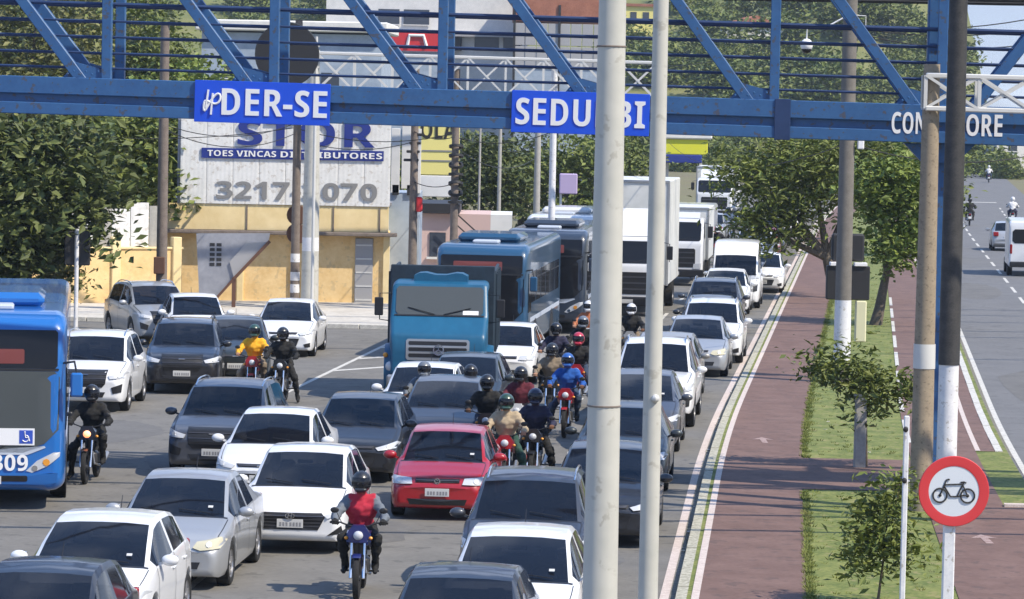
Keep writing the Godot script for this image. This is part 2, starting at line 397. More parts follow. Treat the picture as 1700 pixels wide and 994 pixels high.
	for i in 22:
		var a := Vector3(-34, 0, -113.2).lerp(Vector3(-3.2, 0, -109.5), i / 22.0); var c := Vector3(-34, 0, -113.2).lerp(Vector3(-3.2, 0, -109.5), (i + .985) / 22.0)
		part(pav, "kerb_stone", MB.new().bar(a + Vector3(0, .065, .09), c + Vector3(0, .065, .09), .18, .15, .015), M.line_white)
	# arrows and bike marks on the red lanes
	for q in [[1.25, 74.0], [4.95, 57.5]]:
		var a := MB.new()
		var c := road(q[0], q[1], .1275)
		a.prism([Vector2(-.22, 0), Vector2(0, .5), Vector2(.22, 0), Vector2(.06, .05), Vector2(.06, -.7), Vector2(-.06, -.7), Vector2(-.06, .05)], 0, .0015, Transform3D(Basis(Vector3.RIGHT, -PI / 2), c))
		part(cpath, "lane_arrow", a, M.line_faint)
	# litter and fallen leaves along the gutter and on the grass
	for i in 60:
		var onm := i % 3 == 0
		var p := road(rng.randf_range(2.3, 4.0) if onm else rng.randf_range(.14, .25), rng.randf_range(40, 100), .118 if onm else .01)
		var l := part(self, "litter", MB.new().prism([Vector2(-.05, 0), Vector2(.0, -.03), Vector2(.06, .0), Vector2(.01, .035)], 0, .008, Transform3D(Basis(Vector3.UP, rng.randf() * TAU) * Basis(Vector3.RIGHT, -PI / 2 + rng.randf_range(-.3, .3)) * Basis.from_scale(Vector3.ONE * rng.randf_range(.5, 1.3)), p)), M.white_wall if i % 2 else M.kerb_stone)
		tag(l, "dry leaf or scrap lying on the grass of the median" if onm else "dry leaf or scrap lying in the gutter beside the kerb", "litter", "scraps on the grass" if onm else "scraps in the gutter")
	# the hill behind
	var h := MB.new(); var NX := 60; var NZ := 26
	var nz := FastNoiseLite.new(); nz.seed = 5; nz.frequency = .008
	var ht := func(x: float, d: float) -> float:
		var k: float = smoothstep(400.0, 760.0, d)
		var side: float = 1.0 - smoothstep(68.0, 76.0, x * 600.0 / d)
		return -1.0 + k * (1.0 + 70.0 * side) + k * (1.0 + 11.0 * side) * nz.get_noise_2d(x, d)
	for i in NX:
		for j in NZ:
			var q := []
			for e in [[0, 0], [1, 0], [1, 1], [0, 1]]:
				var d: float = 380.0 + 720.0 * (j + e[1]) / NZ; var x: float = -260.0 + 620.0 * (i + e[0]) / NX
				q.append(Vector3(x, ht.call(x, d), -d))
			h.quad(q[0], q[1], q[2], q[3])
	struct("hill", h.mesh(80), M.hill)

# ---------- buildings ----------
func corrugated(w: float, h: float, pitch := .16, deep := .03) -> MB:
	var b := MB.new(); var n := int(round(w / pitch * 2.0))
	for i in n:
		var x0 := -w * .5 + w * i / n; var x1 := -w * .5 + w * (i + 1) / n
		var z0 := deep if i % 2 else 0.0; var z1 := 0.0 if i % 2 else deep
		b.quad(Vector3(x0, 0, z0), Vector3(x1, 0, z1), Vector3(x1, h, z1), Vector3(x0, h, z0))
	return b
func lettering(t: Node3D, called: String, s: String, at: Vector3, w: float, h: float, m: Material, depth := .02, bold := 700) -> void:
	var tm := text_mesh(s, h, depth, bold); var a := tm.get_aabb()
	var o := part(t, called, tm, m)
	o.scale = Vector3(w / a.size.x, h / a.size.y, 1.0)
	o.position = at - Vector3(a.get_center().x * o.scale.x, a.get_center().y * o.scale.y, 0)
func windows(t: Node3D, rects: Array, z: float, m: Material) -> void:
	for r in rects:
		var f := part(t, "window", MB.new().box(Vector3((r[0] + r[2]) * .5, (r[1] + r[3]) * .5, z), Vector3(r[2] - r[0], r[3] - r[1], .06)), m)
		part(f, "sill", MB.new().box(Vector3((r[0] + r[2]) * .5, r[1] - .05, z + .05), Vector3(r[2] - r[0] + .2, .08, .14)), M.white_wall)
func buildings() -> void:
	# yellow warehouse with the tall corrugated sign wall; origin at its right front corner
	var p := Vector3(-4.154, 0.000, -121.500)
	var t := thing("warehouse", "yellow warehouse with a tall white corrugated sign wall and blue lettering", "building", p, .03)
	part(t, "wall", MB.new().box(Vector3(-4.2, 1.25, -4), Vector3(8.4, 2.5, 8)), M.yellow_wall)
	part(t, "upper_wall", MB.new().box(Vector3(-4.2, 2.94, -3.72), Vector3(8.3, .86, 7.6)), M.cream_wall)
	part(t, "ledge", MB.new().box(Vector3(-4.1, 2.44, .18), Vector3(8.7, .12, .7), Basis(), .02), M.concrete_brown)
	for i in 8: part(t, "corrugated_sheet", corrugated(.87, 2.95, .15, .012), M.sheet_white, Vector3(-.45 - i * .88, 3.38, .12))
	part(t, "sign_frame", MB.new().box(Vector3(-3.6, 4.8, -.05), Vector3(7.1, 3.0, .2)), M.grey_sheet)
	part(t, "roof", MB.new().box(Vector3(-4.2, 3.45, -4.4), Vector3(8.5, .1, 7.4)), M.grey_sheet)
	for r in [[-1.15, .0, -.55, 2.3, M.shutter]]:
		var sh := part(t, "shutter", MB.new().box(Vector3((r[0] + r[2]) * .5, (r[1] + r[3]) * .5, .03), Vector3(r[2] - r[0], r[3] - r[1], .06), Basis(), .01), r[4])
		for i in 5: part(sh, "slat", MB.new().box(Vector3((r[0] + r[2]) * .5, lerp(float(r[1]), float(r[3]), (i + .5) / 5.0), .065), Vector3(r[2] - r[0] - .06, .05, .02)), M.galv)
	for x in [-8.35, -5.0, -3.2, -.1]: part(t, "pilaster", MB.new().box(Vector3(x, 1.2, .04), Vector3(.22, 2.4, .12), Basis(), .01), M.cream_wall)
	for x in [-4.8, -1.9, -.35]: part(t, "seam", MB.new().box(Vector3(x, 2.93, .09), Vector3(.05, .8, .04)), M.concrete_brown)
	lettering(t, "lettering", "STOR", Vector3(-2.85, 5.78, .17), 4.6, .86, M.letter_blue, .05)
	part(t, "sign_band", MB.new().box(Vector3(-3.3, 5.07, .165), Vector3(6.1, .34, .03)), M.letter_blue)
	lettering(t, "lettering", "DISTRIBUTORES", Vector3(-2.0, 5.07, .19), 3.4, .2, M.white_print)
	lettering(t, "lettering", "TOES VINCAS", Vector3(-5.0, 5.07, .19), 2.3, .2, M.white_print)
	lettering(t, "phone_number", "3217-3070", Vector3(-3.15, 3.85, .16), 5.4, .58, M.letter_grey)
	# low yellow wall running on to the left, with weathered panels on it
	var q := Vector3(-10.966, 0.000, -119.500)
	t = thing("boundary_wall", "low yellow boundary wall with pilasters beside the tree", "wall", q, .42)
	part(t, "wall", MB.new().box(Vector3(-5, .95, 0), Vector3(10, 1.9, .2), Basis(), .02), M.yellow_wall)
	part(t, "coping", MB.new().box(Vector3(-5, 1.93, 0), Vector3(10.1, .08, .3), Basis(), .02), M.cream_wall)
	for i in 5: part(t, "pilaster", MB.new().box(Vector3(-.2 - i * 2.1, 1.15, .04), Vector3(.3, 2.3, .32), Basis(), .02), M.cream_wall)
	for i in 6: part(t, "panel", corrugated(.62, 1.35 + .12 * sin(i * 2.1), .2, .03), M.sheet_white if i % 3 else M.concrete, Vector3(-.8 - i * .64, 1.97, -.05))
	# grey folded canopy on a forked post
	q = Vector3(-9.153, 0.000, -117.500)
	t = thing("canopy", "grey wedge-shaped canopy panel on a forked post before the yellow wall", "canopy", q, .0)
	part(t, "panel", MB.new().prism([Vector2(-1.15, 2.5), Vector2(1.25, 2.55), Vector2(1.2, 2.3), Vector2(.05, 1.05), Vector2(-.55, .2), Vector2(-1.0, .12)], -.06, .06), M.grey_sheet)
	part(t, "folded_panel", MB.new().prism([Vector2(1.2, 2.28), Vector2(.1, 1.08), Vector2(-.05, 1.6), Vector2(.5, 2.25)], .06, .12), M.shutter)
	part(t, "post", MB.new().box(Vector3(.1, .55, .1), Vector3(.12, 1.1, .12)), M.rust)
	part(t, "brace", MB.new().bar(Vector3(.1, 1.05, .15), Vector3(1.25, 2.3, .15), .1, .1), M.rust)
	part(t, "brace", MB.new().bar(Vector3(.1, 1.05, .15), Vector3(-.6, .25, .15), .08, .08), M.rust)
	for i in 5:
		for j in 2: part(t, "vent_square", MB.new().box(Vector3(-.62 + j * .22, 2.15 - i * .16, .065), Vector3(.16, .1, .02)), M.dark_metal)
	# metal shed with posters beside the warehouse
	q = Vector3(-3.750, 0.000, -123.500)
	t = thing("metal_shed", "blue-grey sheet metal shed next to the yellow warehouse", "building", q, .0)
	part(t, "wall", MB.new().box(Vector3(.0, 1.9, -2), Vector3(1.05, 3.8, 4)), M.bluegrey)
	for i in 3: part(t, "hoarding", MB.new().box(Vector3(-.32 + i * .36, 4.9 + .15 * (i % 2), .05), Vector3(.3, 2.2, .08), Basis(), .01), M.white_wall)
	for i in 2: part(t, "dark_gap", MB.new().box(Vector3(-.3 + i * .5, 3.9, .06), Vector3(.22, .35, .06)), M.dark_metal)
	q = Vector3(-2.741, 0.000, -128.000)
	t = thing("billboard", "yellow billboard with black letters over a white strip", "billboard", q, .0)
	part(t, "board", MB.new().box(Vector3(0, 5.35, 0), Vector3(1.55, 2.0, .12), Basis(), .02), M.sign_yellow)
	part(t, "white_strip", MB.new().box(Vector3(-.05, 3.95, .0), Vector3(1.4, .75, .12), Basis(), .02), M.white_wall)
	lettering(t, "lettering", "OLA", Vector3(.02, 5.95, .075), 1.25, .62, M.letter_black)
	for s in [-1, 1]: part(t, "post", MB.new().box(Vector3(s * .62, 2.2, -.12), Vector3(.12, 4.4, .12)), M.rust)
	for i in 2: part(t, "painted_bar", MB.new().box(Vector3(.05, 5.2 - i * .35, .07), Vector3(1.2, .05, .02)), M.letter_grey)
	q = Vector3(-2.203, 0.000, -134.000)
	t = thing("small_house", "low pale pink house with a white gable behind the buses", "house", q, .0)
	part(t, "wall", MB.new().box(Vector3(0, 1.4, -2.5), Vector3(2.7, 2.8, 5)), M.pink_wall)
	part(t, "side_wall", MB.new().box(Vector3(1.75, 1.4, -2.3), Vector3(.8, 2.8, 4.6)), M.white_wall)
	part(t, "dark_eave", MB.new().box(Vector3(-.55, 3.0, -2.4), Vector3(1.5, .35, 5.4)), M.dark_metal)
	windows(t, [[-.9, 1.2, -.3, 2.1], [.5, 1.2, 1.1, 2.1]], .02, M.window_far)
	part(t, "stair_rail", MB.new().bar(Vector3(.0, 2.9, .5), Vector3(1.6, 1.5, .5), .05, .05), M.dark_metal); part(t, "stair_rail", MB.new().bar(Vector3(.0, 2.5, .5), Vector3(1.6, 1.1, .5), .05, .05), M.dark_metal)
	# far buildings on the rise, seen through the footbridge
	q = Vector3(-18.748, 0.000, -300.000)
	t = thing("shed_building", "long blue-grey shed with a white roof edge beyond the footbridge", "building", q, -.03)
	part(t, "wall", MB.new().box(Vector3(0, 6.0, -8), Vector3(15, 12.8, 14)), M.bluegrey)
	part(t, "roof_edge", MB.new().box(Vector3(0, 13.0, -7.8), Vector3(16, .9, 15), Basis(), .1), M.white_wall)
	windows(t, [[-5.5, 8.6, -4.2, 9.6], [2.5, 8.0, 4.0, 9.2]], -.95, M.window_far)
	q = Vector3(-8.511, 0.000, -340.000)
	t = thing("white_building", "broad white building with a red sign board beyond the footbridge", "building", q, .0)
	part(t, "wall", MB.new().box(Vector3(0, 9.4, -6), Vector3(19, 20.0, 10)), M.cream_white if M.has("cream_white") else M.white_wall)
	part(t, "lower_wing", MB.new().box(Vector3(-2.5, 5.4, 1.0), Vector3(10, 12.4, 4)), M.bluegrey)
	part(t, "ledge", MB.new().box(Vector3(0, 13.4, -.6), Vector3(19.4, .5, 1.4)), M.shutter)
	var sg := part(t, "sign_board", MB.new().box(Vector3(-.9, 12.6, 3.2), Vector3(4.6, 1.9, .3)), M.red)
	part(sg, "sign_mark", MB.new().tube([Vector3(-1.7, 12.0, 3.4), Vector3(-1.5, 13.1, 3.4), Vector3(-.2, 13.1, 3.4), Vector3(.1, 12.1, 3.4)], .18, 6), M.white_print)
	windows(t, [[-4.6, 14.2, -2.6, 15.6], [-2.2, 14.2, .2, 15.6], [4.5, 12.0, 6.8, 13.2], [7.2, 12.0, 8.8, 13.2]], -.9, M.window_far)
	part(t, "ac_box", MB.new().box(Vector3(2.6, 12.5, -.7), Vector3(1.4, 1.4, .8)), M.dark_metal)
	q = Vector3(3.826, 0.000, -330.000)
	t = thing("brick_building", "building with a terracotta band above grey glazed panels", "building", q, .0)
	part(t, "wall", MB.new().box(Vector3(0, 6.0, -5), Vector3(8.4, 12.0, 9)), M.bluegrey)
	part(t, "brick_band", MB.new().box(Vector3(0, 16.2, -5), Vector3(8.6, 3.4, 9.2)), M.terracotta)
	for i in 8:
		for j in 2: part(t, "panel", MB.new().box(Vector3(-3.65 + i * 1.04, 11.2 + j * 2.1, -.45), Vector3(.96, 2.0, .1), Basis(), .02), M.shutter)
	for i in 3: part(t, "column", MB.new().box(Vector3(-4.1 + i * 4.1, 8, -.35), Vector3(.22, 16, .2)), M.dark_metal)
	q = Vector3(17.648, 17.940, -523.000)
	t = thing("yellow_building", "small pale yellow house on the slope behind the light poles", "building", q, .0)
	part(t, "wall", MB.new().box(Vector3(0, 1.2, -3), Vector3(4.2, 4.6, 6)), M.sign_yellow)
	part(t, "roof", MB.new().box(Vector3(0, 3.6, -3), Vector3(4.8, .4, 6.6)), M.terracotta)
	windows(t, [[-1.4, 1.4, -.5, 2.6], [.4, 1.4, 1.3, 2.6]], .03, M.window_far)
	q = Vector3(12.162, 0.000, -260.000)
	t = thing("fuel_canopy", "lime yellow station canopy with a dark blue band far down the avenue", "canopy", q, .0)
	part(t, "fascia", MB.new().box(Vector3(0, 4.1, 0), Vector3(3.2, 1.1, 3), Basis(), .05), M.lime)
	part(t, "band", MB.new().box(Vector3(-.6, 3.25, .1), Vector3(3.6, .6, 3), Basis(), .05), M.letter_blue)
	part(t, "roof", MB.new().box(Vector3(0, 4.85, 0), Vector3(3.8, .4, 3.4), Basis(), .1), M.white_wall)
	for s in [-1, 1]: part(t, "post", MB.new().box(Vector3(s * 1.2, 1.5, 0), Vector3(.2, 3.0, .2)), M.galv)
	for e in [[Vector3(58.411, 1.858, -420.000), 7.0, 3.2, "low grey roofed shed beyond the end of the empty carriageway", M.shutter], [Vector3(61.273, 2.090, -460.000), 5.0, 3.0, "low dark roofed house beyond the parked motorbikes on the rise", M.terracotta], [Vector3(33.698, 14.922, -520.000), 9.0, 3.0, "terracotta roofed house on the hillside behind the footbridge", M.terracotta], [Vector3(31.971, 22.739, -640.000), 3.0, 4.0, "small white house high on the hillside", M.white_wall]]:
		q = e[0]
		t = thing("far_house", e[3], "house", q, .2)
		part(t, "wall", MB.new().box(Vector3(0, e[2] * .3, 0), Vector3(e[1], e[2] * .6 + 4, 5)), M.white_wall)
		part(t, "roof", MB.new().prism([Vector2(-e[1] * .55, 0), Vector2(e[1] * .55, 0), Vector2(0, e[2] * .5)], -3, 3, Transform3D(Basis(), Vector3(0, e[2] * .6 + 2, 0))), e[4])
		windows(t, [[-e[1] * .3, .8, -e[1] * .15, 1.6], [e[1] * .1, .8, e[1] * .25, 1.6]], 2.52, M.window_far)


# ---------- footbridge ----------
func footbridge() -> void:
	# local x runs along the deck, local z towards the camera; the deck falls gently to the right
	var k := -0.01204; var c := 6.4312
	var t := thing("footbridge", "blue steel truss footbridge spanning the whole avenue", "bridge", Vector3(2.000, 0.000, -63.800), -0.07496)
	var yl := func(x: float, h: float) -> float: return c + k * x + h
	var tilt := Basis(Vector3(0, 0, 1), atan(k))
	var x0 := -16.0; var x1 := 20.0; var xm := (x0 + x1) * .5; var ln := (x1 - x0) / cos(atan(k))
	var beam := func(called: String, h0: float, h1: float, z: float, d: float, m: Material, bev := .012) -> void:
		part(t, called, MB.new().box(Vector3(xm, yl.call(xm, (h0 + h1) * .5), z), Vector3(ln, h1 - h0, d), tilt, bev), m)
	var posts := [-15.400, -12.356, -9.322, -6.320, -3.319, -0.370, 2.537, 5.455, 8.446, 11.323]
	for z in [0.0, -1.3]:
		var m: Material = M.bridge
		var s := "" if z == 0.0 else "rear_"
		beam.call(s + "lower_flange", 0.0, .21, z, .24, m); beam.call(s + "web", .2, .37, z - .02, .10, m); beam.call(s + "upper_flange", .36, .67, z, .24, m)
		beam.call(s + "top_chord", 3.86, 4.1, z, .24, m)
		for i in posts.size():
			var x: float = posts[i]
			part(t, s + "post", MB.new().bar(Vector3(x, yl.call(x, .6), z), Vector3(x, yl.call(x, 3.9), z), .17, .16, .01, Vector3.BACK), m)
		for i in posts.size() - 1:
			var a: float = posts[i]; var b: float = posts[i + 1]
			if b > 5.455 + .1: part(t, s + "diagonal", MB.new().bar(Vector3(a + .55, yl.call(a, .6), z + .0), Vector3(b, yl.call(b, 3.9), z), .185, .14, .01, Vector3.BACK), m)
			else: part(t, s + "diagonal", MB.new().bar(Vector3(a, yl.call(a, 3.9), z), Vector3(b - .42, yl.call(b, .6), z), .185, .14, .01, Vector3.BACK), m)
			part(t, s + "gusset", MB.new().prism([Vector2(b - .8, yl.call(b, .66)), Vector2(b - .05, yl.call(b, .66)), Vector2(b - .05, yl.call(b, .82)), Vector2(b - .55, yl.call(b, .95))], z - .02, z + .02), m)
			for e in 6: part(t, s + "bolt", MB.new().ball(Vector3(b - .68 + .11 * e, yl.call(b, .74 + .05 * (e % 2)), z + .13), Vector3(.022, .022, .015), 6, 4), M.bridge)
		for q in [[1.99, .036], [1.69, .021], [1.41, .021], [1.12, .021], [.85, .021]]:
			part(t, s + "rail", MB.new().tube([Vector3(x0, yl.call(x0, q[0]), z - .12), Vector3(x1, yl.call(x1, q[0]), z - .12)], q[1], 8), M.bridge_dark)  # rail colour darkened all round to carry the shade under the pipes
	beam.call("deck", .42, .52, -.65, 1.1, M.concrete)
	for i in 26: part(t, "floor_beam", MB.new().box(Vector3(x0 + .7 + i * 1.4, yl.call(x0 + .7 + i * 1.4, .2), -.65), Vector3(.1, .25, 1.1)), M.bridge)
	for x in posts: part(t, "top_brace", MB.new().bar(Vector3(x, yl.call(x, 3.98), -.1), Vector3(x, yl.call(x, 3.98), -1.2), .12, .12), M.bridge)
	var cx: float = 5.455
	part(t, "splice_plate", MB.new().box(Vector3(2.694, yl.call(2.694, .33), .13), Vector3(.28, .72, .03), Basis(), .008), M.bridge_dark)
	part(t, "column", MB.new().box(Vector3(cx, (c + k * cx + 4.0) * .5, -.5), Vector3(.5, c + k * cx + 4.0, .5), Basis(), .03), M.bridge)
	part(t, "column_head", MB.new().prism([Vector2(cx - .62, yl.call(cx, -.01)), Vector2(cx - .3, yl.call(cx, -.34)), Vector2(cx + .3, yl.call(cx, -.34)), Vector2(cx + .62, yl.call(cx, -.01))], -.85, -.1), M.bridge)
	part(t, "column_base", MB.new().box(Vector3(cx, .2, -.5), Vector3(.9, .4, .9), Basis(), .04), M.concrete)
	# name boards fixed to the beam
	for q in [[-7.709, -5.289, "DER-SE", Vector2(-7.221, -5.340)], [-2.069, 0.362, "SEDURBI", Vector2(-1.993, 0.288)]]:
		var b := part(t, "name_board", MB.new().box(Vector3((q[0] + q[1]) * .5, yl.call((q[0] + q[1]) * .5, .325), .155), Vector3(q[1] - q[0], .74, .04), tilt, .006), M.plate_blue)
		b.set_meta("label", "bright blue board reading " + q[2])
		var tw: Vector2 = q[3]
		lettering(b, "lettering", q[2], Vector3((tw.x + tw.y) * .5, yl.call((tw.x + tw.y) * .5, .33), .18), tw.y - tw.x, .47, M.white_print, .02, 700)
		(b.get_child(0) as Node3D).rotation.z = atan(k)
		if q[2] == "DER-SE":
			var lx: float = q[0] + .27; var ly: float = yl.call(lx, .33); var pt := []
			for i in 22:
				var a := TAU * i / 21.0
				pt.append(Vector3(lx + .01 + sin(a) * .15 * (1.0 + .25 * sin(a)) , ly - .02 + sin(a * 2.0) * .085 + sin(a) * .09, .185))
			part(b, "logo", MB.new().tube(pt, .022, 6).bar(Vector3(lx - .02, ly + .2, .185), Vector3(lx - .06, ly - .12, .185), .04, .03).bar(Vector3(lx + .06, ly + .14, .185), Vector3(lx + .03, ly - .24, .185), .04, .03), M.white_print)
	for q in [[4.601, 5.198, "CON"], [5.900, 6.527, "ORE"]]:
		lettering(t, "painted_letters", q[2], Vector3((q[0] + q[1]) * .5, yl.call((q[0] + q[1]) * .5, .34), .125), q[1] - q[0], .38, M.white_print, .01, 700)

# ---------- poles, gantries, signs, wires ----------
func pole(called: String, label: String, at: Vector3, h: float, r0: float, r1: float, m: Material, cat := "pole") -> Node3D:
	var t := thing(called, label, cat, at, 0.0)
	var p := []; var r := []
	for i in 7: p.append(Vector3(0, h * i / 6.0, 0)); r.append(lerpf(r0, r1, i / 6.0))
	part(t, "shaft", MB.new().tube(p, r, 18), m)
	return t
func truss(t: Node3D, a: Vector3, b: Vector3, hgt: float, bays: int, w: float, m: Material, deep := .5) -> void:
	for z in [0.0, -deep]:
		var o := Vector3(0, 0, z)
		part(t, "chord", MB.new().bar(a + o, b + o, w, w, w * .2), m); part(t, "chord", MB.new().bar(a + o + Vector3(0, hgt, 0), b + o + Vector3(0, hgt, 0), w, w, w * .2), m)
		for i in bays + 1:
			var p := a.lerp(b, float(i) / bays) + o
			part(t, "upright", MB.new().bar(p, p + Vector3(0, hgt, 0), w * .7, w * .7, 0.0, Vector3.BACK), m)
			if i < bays:
				var q := a.lerp(b, float(i + 1) / bays) + o
				part(t, "brace", MB.new().bar(p, q + Vector3(0, hgt, 0), w * .55, w * .55, 0.0, Vector3.BACK), m); part(t, "brace", MB.new().bar(p + Vector3(0, hgt, .02), q + Vector3(0, 0, .02), w * .55, w * .55, 0.0, Vector3.BACK), m)
	for i in bays + 1:
		var p := a.lerp(b, float(i) / bays)
		part(t, "cross_tie", MB.new().bar(p, p - Vector3(0, 0, deep), w * .5, w * .5), m)
func street() -> void:
	# two near metal poles before the lens of the street camera
	var t := pole("light_pole", "thick pale grey metal pole standing closest to the camera", Vector3(0.652, 0.000, -25.000), 9.5, .148, .082, M.pole_grey)
	for y in [4.826, 7.312]: part(t, "collar", MB.new().lathe([Vector2(lerp(.148, .082, y / 9.5) + .001, -.006), Vector2(lerp(.148, .082, y / 9.5) + .006, -.004), Vector2(lerp(.148, .082, y / 9.5) + .006, .004), Vector2(lerp(.148, .082, y / 9.5) + .001, .006)], 18, Transform3D(Basis(), Vector3(0, y, 0))), M.concrete_brown)
	part(t, "base_plate", MB.new().box(Vector3(0, .02, 0), Vector3(.5, .04, .5), Basis(), .01), M.galv)
	t = pole("light_pole", "thinner grey metal pole just to the right of the thick one", Vector3(1.026, 0.000, -26.000), 9.5, .085, .048, M.pole_grey)
	part(t, "bolt", MB.new().ball(Vector3(.02, 4.808, .07), Vector3(.03, .03, .03), 8, 6), M.galv)
	part(t, "base_plate", MB.new().box(Vector3(0, .02, 0), Vector3(.35, .04, .35), Basis(), .01), M.galv)
	# no-cycling sign on a white post, and the bare white post beside it
	t = thing("road_sign", "round red-rimmed sign with a black bicycle on a white post", "sign", Vector3(4.733, 0.000, -38.500), 0.0)
	var sy: float = 2.864; var sx: float = 4.763 - 4.733
	part(t, "post", MB.new().box(Vector3(0, sy * .5, -.06), Vector3(.125, sy + .3, .09), Basis(), .012), M.pole_white)
	var face := Transform3D(Basis(Vector3.RIGHT, PI / 2), Vector3(sx, sy, 0))
	part(t, "rim", MB.new().lathe([Vector2(.27, .018), Vector2(.298, .022), Vector2(.372, .022), Vector2(.378, .015), Vector2(.378, -.005), Vector2(0, -.005)].duplicate(), 48, Transform3D(Basis(Vector3.RIGHT, PI / 2), Vector3(sx, sy, 0))), mat(lin(.62, .045, .05), .45))
	part(t, "panel", MB.new().lathe([Vector2(0, -.004), Vector2(.30, -.004), Vector2(.30, .014), Vector2(0, .014)], 40, face), mat(lin(.66, .70, .74), .4))
	var bk := MB.new(); var o := Vector3(sx, sy - .045, .02)
	for s in [-1, 1]:
		var ring := []
		for i in 25: ring.append(o + Vector3(s * .148 + cos(TAU * i / 24) * .074, sin(TAU * i / 24) * .074, 0))
		bk.tube(ring, .0095, 6, false); bk.ball(o + Vector3(s * .148, 0, 0), Vector3(.018, .018, .006), 8, 5)
	for l in [[-.148, 0, -.10, .12, -.085, .165], [-.10, .115, .09, .125, .148, 0], [-.105, .10, -.035, -.01, .035, -.01], [.035, -.01, .095, .125, .10, .14], [-.085, .165, -.055, .175, -.05, .165], [.07, .142, .105, .148, .13, .138], [.148, 0, .105, .005, .035, -.01]]:
		bk.tube([o + Vector3(l[0], l[1], 0), o + Vector3(l[2], l[3], 0), o + Vector3(l[4], l[5], 0)], .0085, 6)
	part(t, "bicycle_symbol", bk, M.letter_black)
	t = thing("sign_post", "thin bare white post on the grass left of the round sign", "post", Vector3(4.627, 0.000, -42.000), 0.0)
	var ph: float = 3.367
	part(t, "post", MB.new().box(Vector3(0, ph * .5, 0), Vector3(.062, ph, .062), Basis(), .01), M.pole_white)
	for y in [3.212, 2.613]: part(t, "bolt", MB.new().ball(Vector3(-.012, y, .035), Vector3(.03, .035, .02), 8, 6), M.dark_metal)
	# black and white pole, beige gantry column and its white lattice arm
	t = pole("painted_pole", "thick pole painted black above and white below, behind the round sign", Vector3(7.288, 0.000, -60.000), 2.722, .172, .165, M.pole_white)
	part(t, "black_shaft", MB.new().tube([Vector3(0, 2.722, 0), Vector3(0, 6.5, 0), Vector3(0, 10.5, 0)], [.178, .165, .14], 18), M.pole_black)
	t = thing("gantry", "white lattice gantry arm on a beige column over the empty carriageway", "gantry", Vector3(7.047, 0.000, -61.500), 0.0)
	var gy: float = 6.971
	part(t, "column", MB.new().tube([Vector3(0, 0, 0), Vector3(.0, 3, 0), Vector3(0, gy + .75, 0)], [.20, .175, .14], 16), M.pole_beige)
	part(t, "column_patch", MB.new().lathe([Vector2(.187, -.2), Vector2(.19, -.2), Vector2(.188, .22), Vector2(.185, .22)], 16, Transform3D(Basis(), Vector3(0, 2.744, 0))), M.galv)
	truss(t, Vector3(-.12, gy, .2), Vector3(9.0, gy - .08, .2), .56, 10, .085, M.galv, .4)
	# the gantry behind the footbridge on its tall grey column, with a black disc
	t = thing("gantry", "white lattice gantry beyond the footbridge on a tall grey column", "gantry", Vector3(-6.560, 0.000, -117.000), 0.0)
	var g0: float = 7.221; var g1: float = 8.425
	part(t, "column", MB.new().tube([Vector3.ZERO, Vector3(0, 4, 0), Vector3(0, g1 + .1, 0)], [.29, .26, .20], 16), M.pole_grey)
	part(t, "column_band", MB.new().lathe([Vector2(.272, -.22), Vector2(.276, -.22), Vector2(.273, .22), Vector2(.269, .22)], 16, Transform3D(Basis(), Vector3(0, 2.248, 0))), M.pole_white)
	part(t, "second_column", MB.new().tube([Vector3(1.228 - -6.560, 0, 0), Vector3(1.228 - -6.560, g1, 0)], [.12, .10], 12), M.pole_white)
	truss(t, Vector3(.1, g0, .2), Vector3(4.536 - -6.560, g0 - .1, .2), g1 - g0, 9, .10, M.galv, .6)
	t = thing("round_panel", "large black round panel seen through the footbridge railing", "sign", Vector3(-7.102, 0.000, -112.000), 0.0)
	part(t, "disc", MB.new().lathe([Vector2(0, -.05), Vector2(.98, -.05), Vector2(1.0, 0), Vector2(.98, .05), Vector2(0, .05)], 40, Transform3D(Basis(Vector3.RIGHT, PI / 2), Vector3(0, 8.300, 0))), M.dark_metal)
	for y in [8.579, 7.929]: part(t, "arm", MB.new().bar(Vector3(-.3, y, -.1), Vector3(-6.239 - -7.226, y, -.3), .06, .06), M.galv)
	part(t, "mast", MB.new().tube([Vector3(-6.239 - -7.102, 0, -.6), Vector3(-6.239 - -7.102, 8.878, -.6)], .05, 8), M.galv)
	# utility poles
	t = pole("utility_pole", "weathered brown utility pole in front of the big tree", Vector3(-10.300, 0.000, -106.000), 9.0, .17, .13, M.concrete_brown)
	part(t, "meter_box", MB.new().box(Vector3(-.05, 1.978, .2), Vector3(.32, .5, .12), Basis(), .02), M.rust)
	t = pole("utility_pole", "brown utility pole with white painted rings beside the tall grey column", Vector3(-7.108, 0.000, -118.000), 9.5, .15, .12, M.concrete_brown)
	for y in [.75, 1.15, 1.75]: part(t, "painted_ring", MB.new().lathe([Vector2(.152, -.14), Vector2(.156, -.14), Vector2(.154, .14), Vector2(.15, .14)], 14, Transform3D(Basis(), Vector3(0, y, 0))), M.pole_white)
	for y in [3.142, 2.532]: part(t, "drum", MB.new().lathe([Vector2(0, -.12), Vector2(.32, -.12), Vector2(.34, 0), Vector2(.32, .12), Vector2(0, .12)], 18, Transform3D(Basis(Vector3.RIGHT, PI / 2), Vector3(.02, y, -.25))), M.rust)
	t = pole("utility_pole", "dark utility pole with fittings before the blue-grey shed", Vector3(-3.307, 0.000, -119.000), 8.0, .15, .12, M.concrete_brown)
	for i in 4: part(t, "insulator", MB.new().box(Vector3(-.1 + .06 * i, 5.0 + i * .28, .05), Vector3(.5 - .06 * i, .09, .1), Basis(), .02), M.dark_metal)
	part(t, "red_box", MB.new().box(Vector3(.2, 3.55, .1), Vector3(.2, .5, .15), Basis(), .04), M.red)
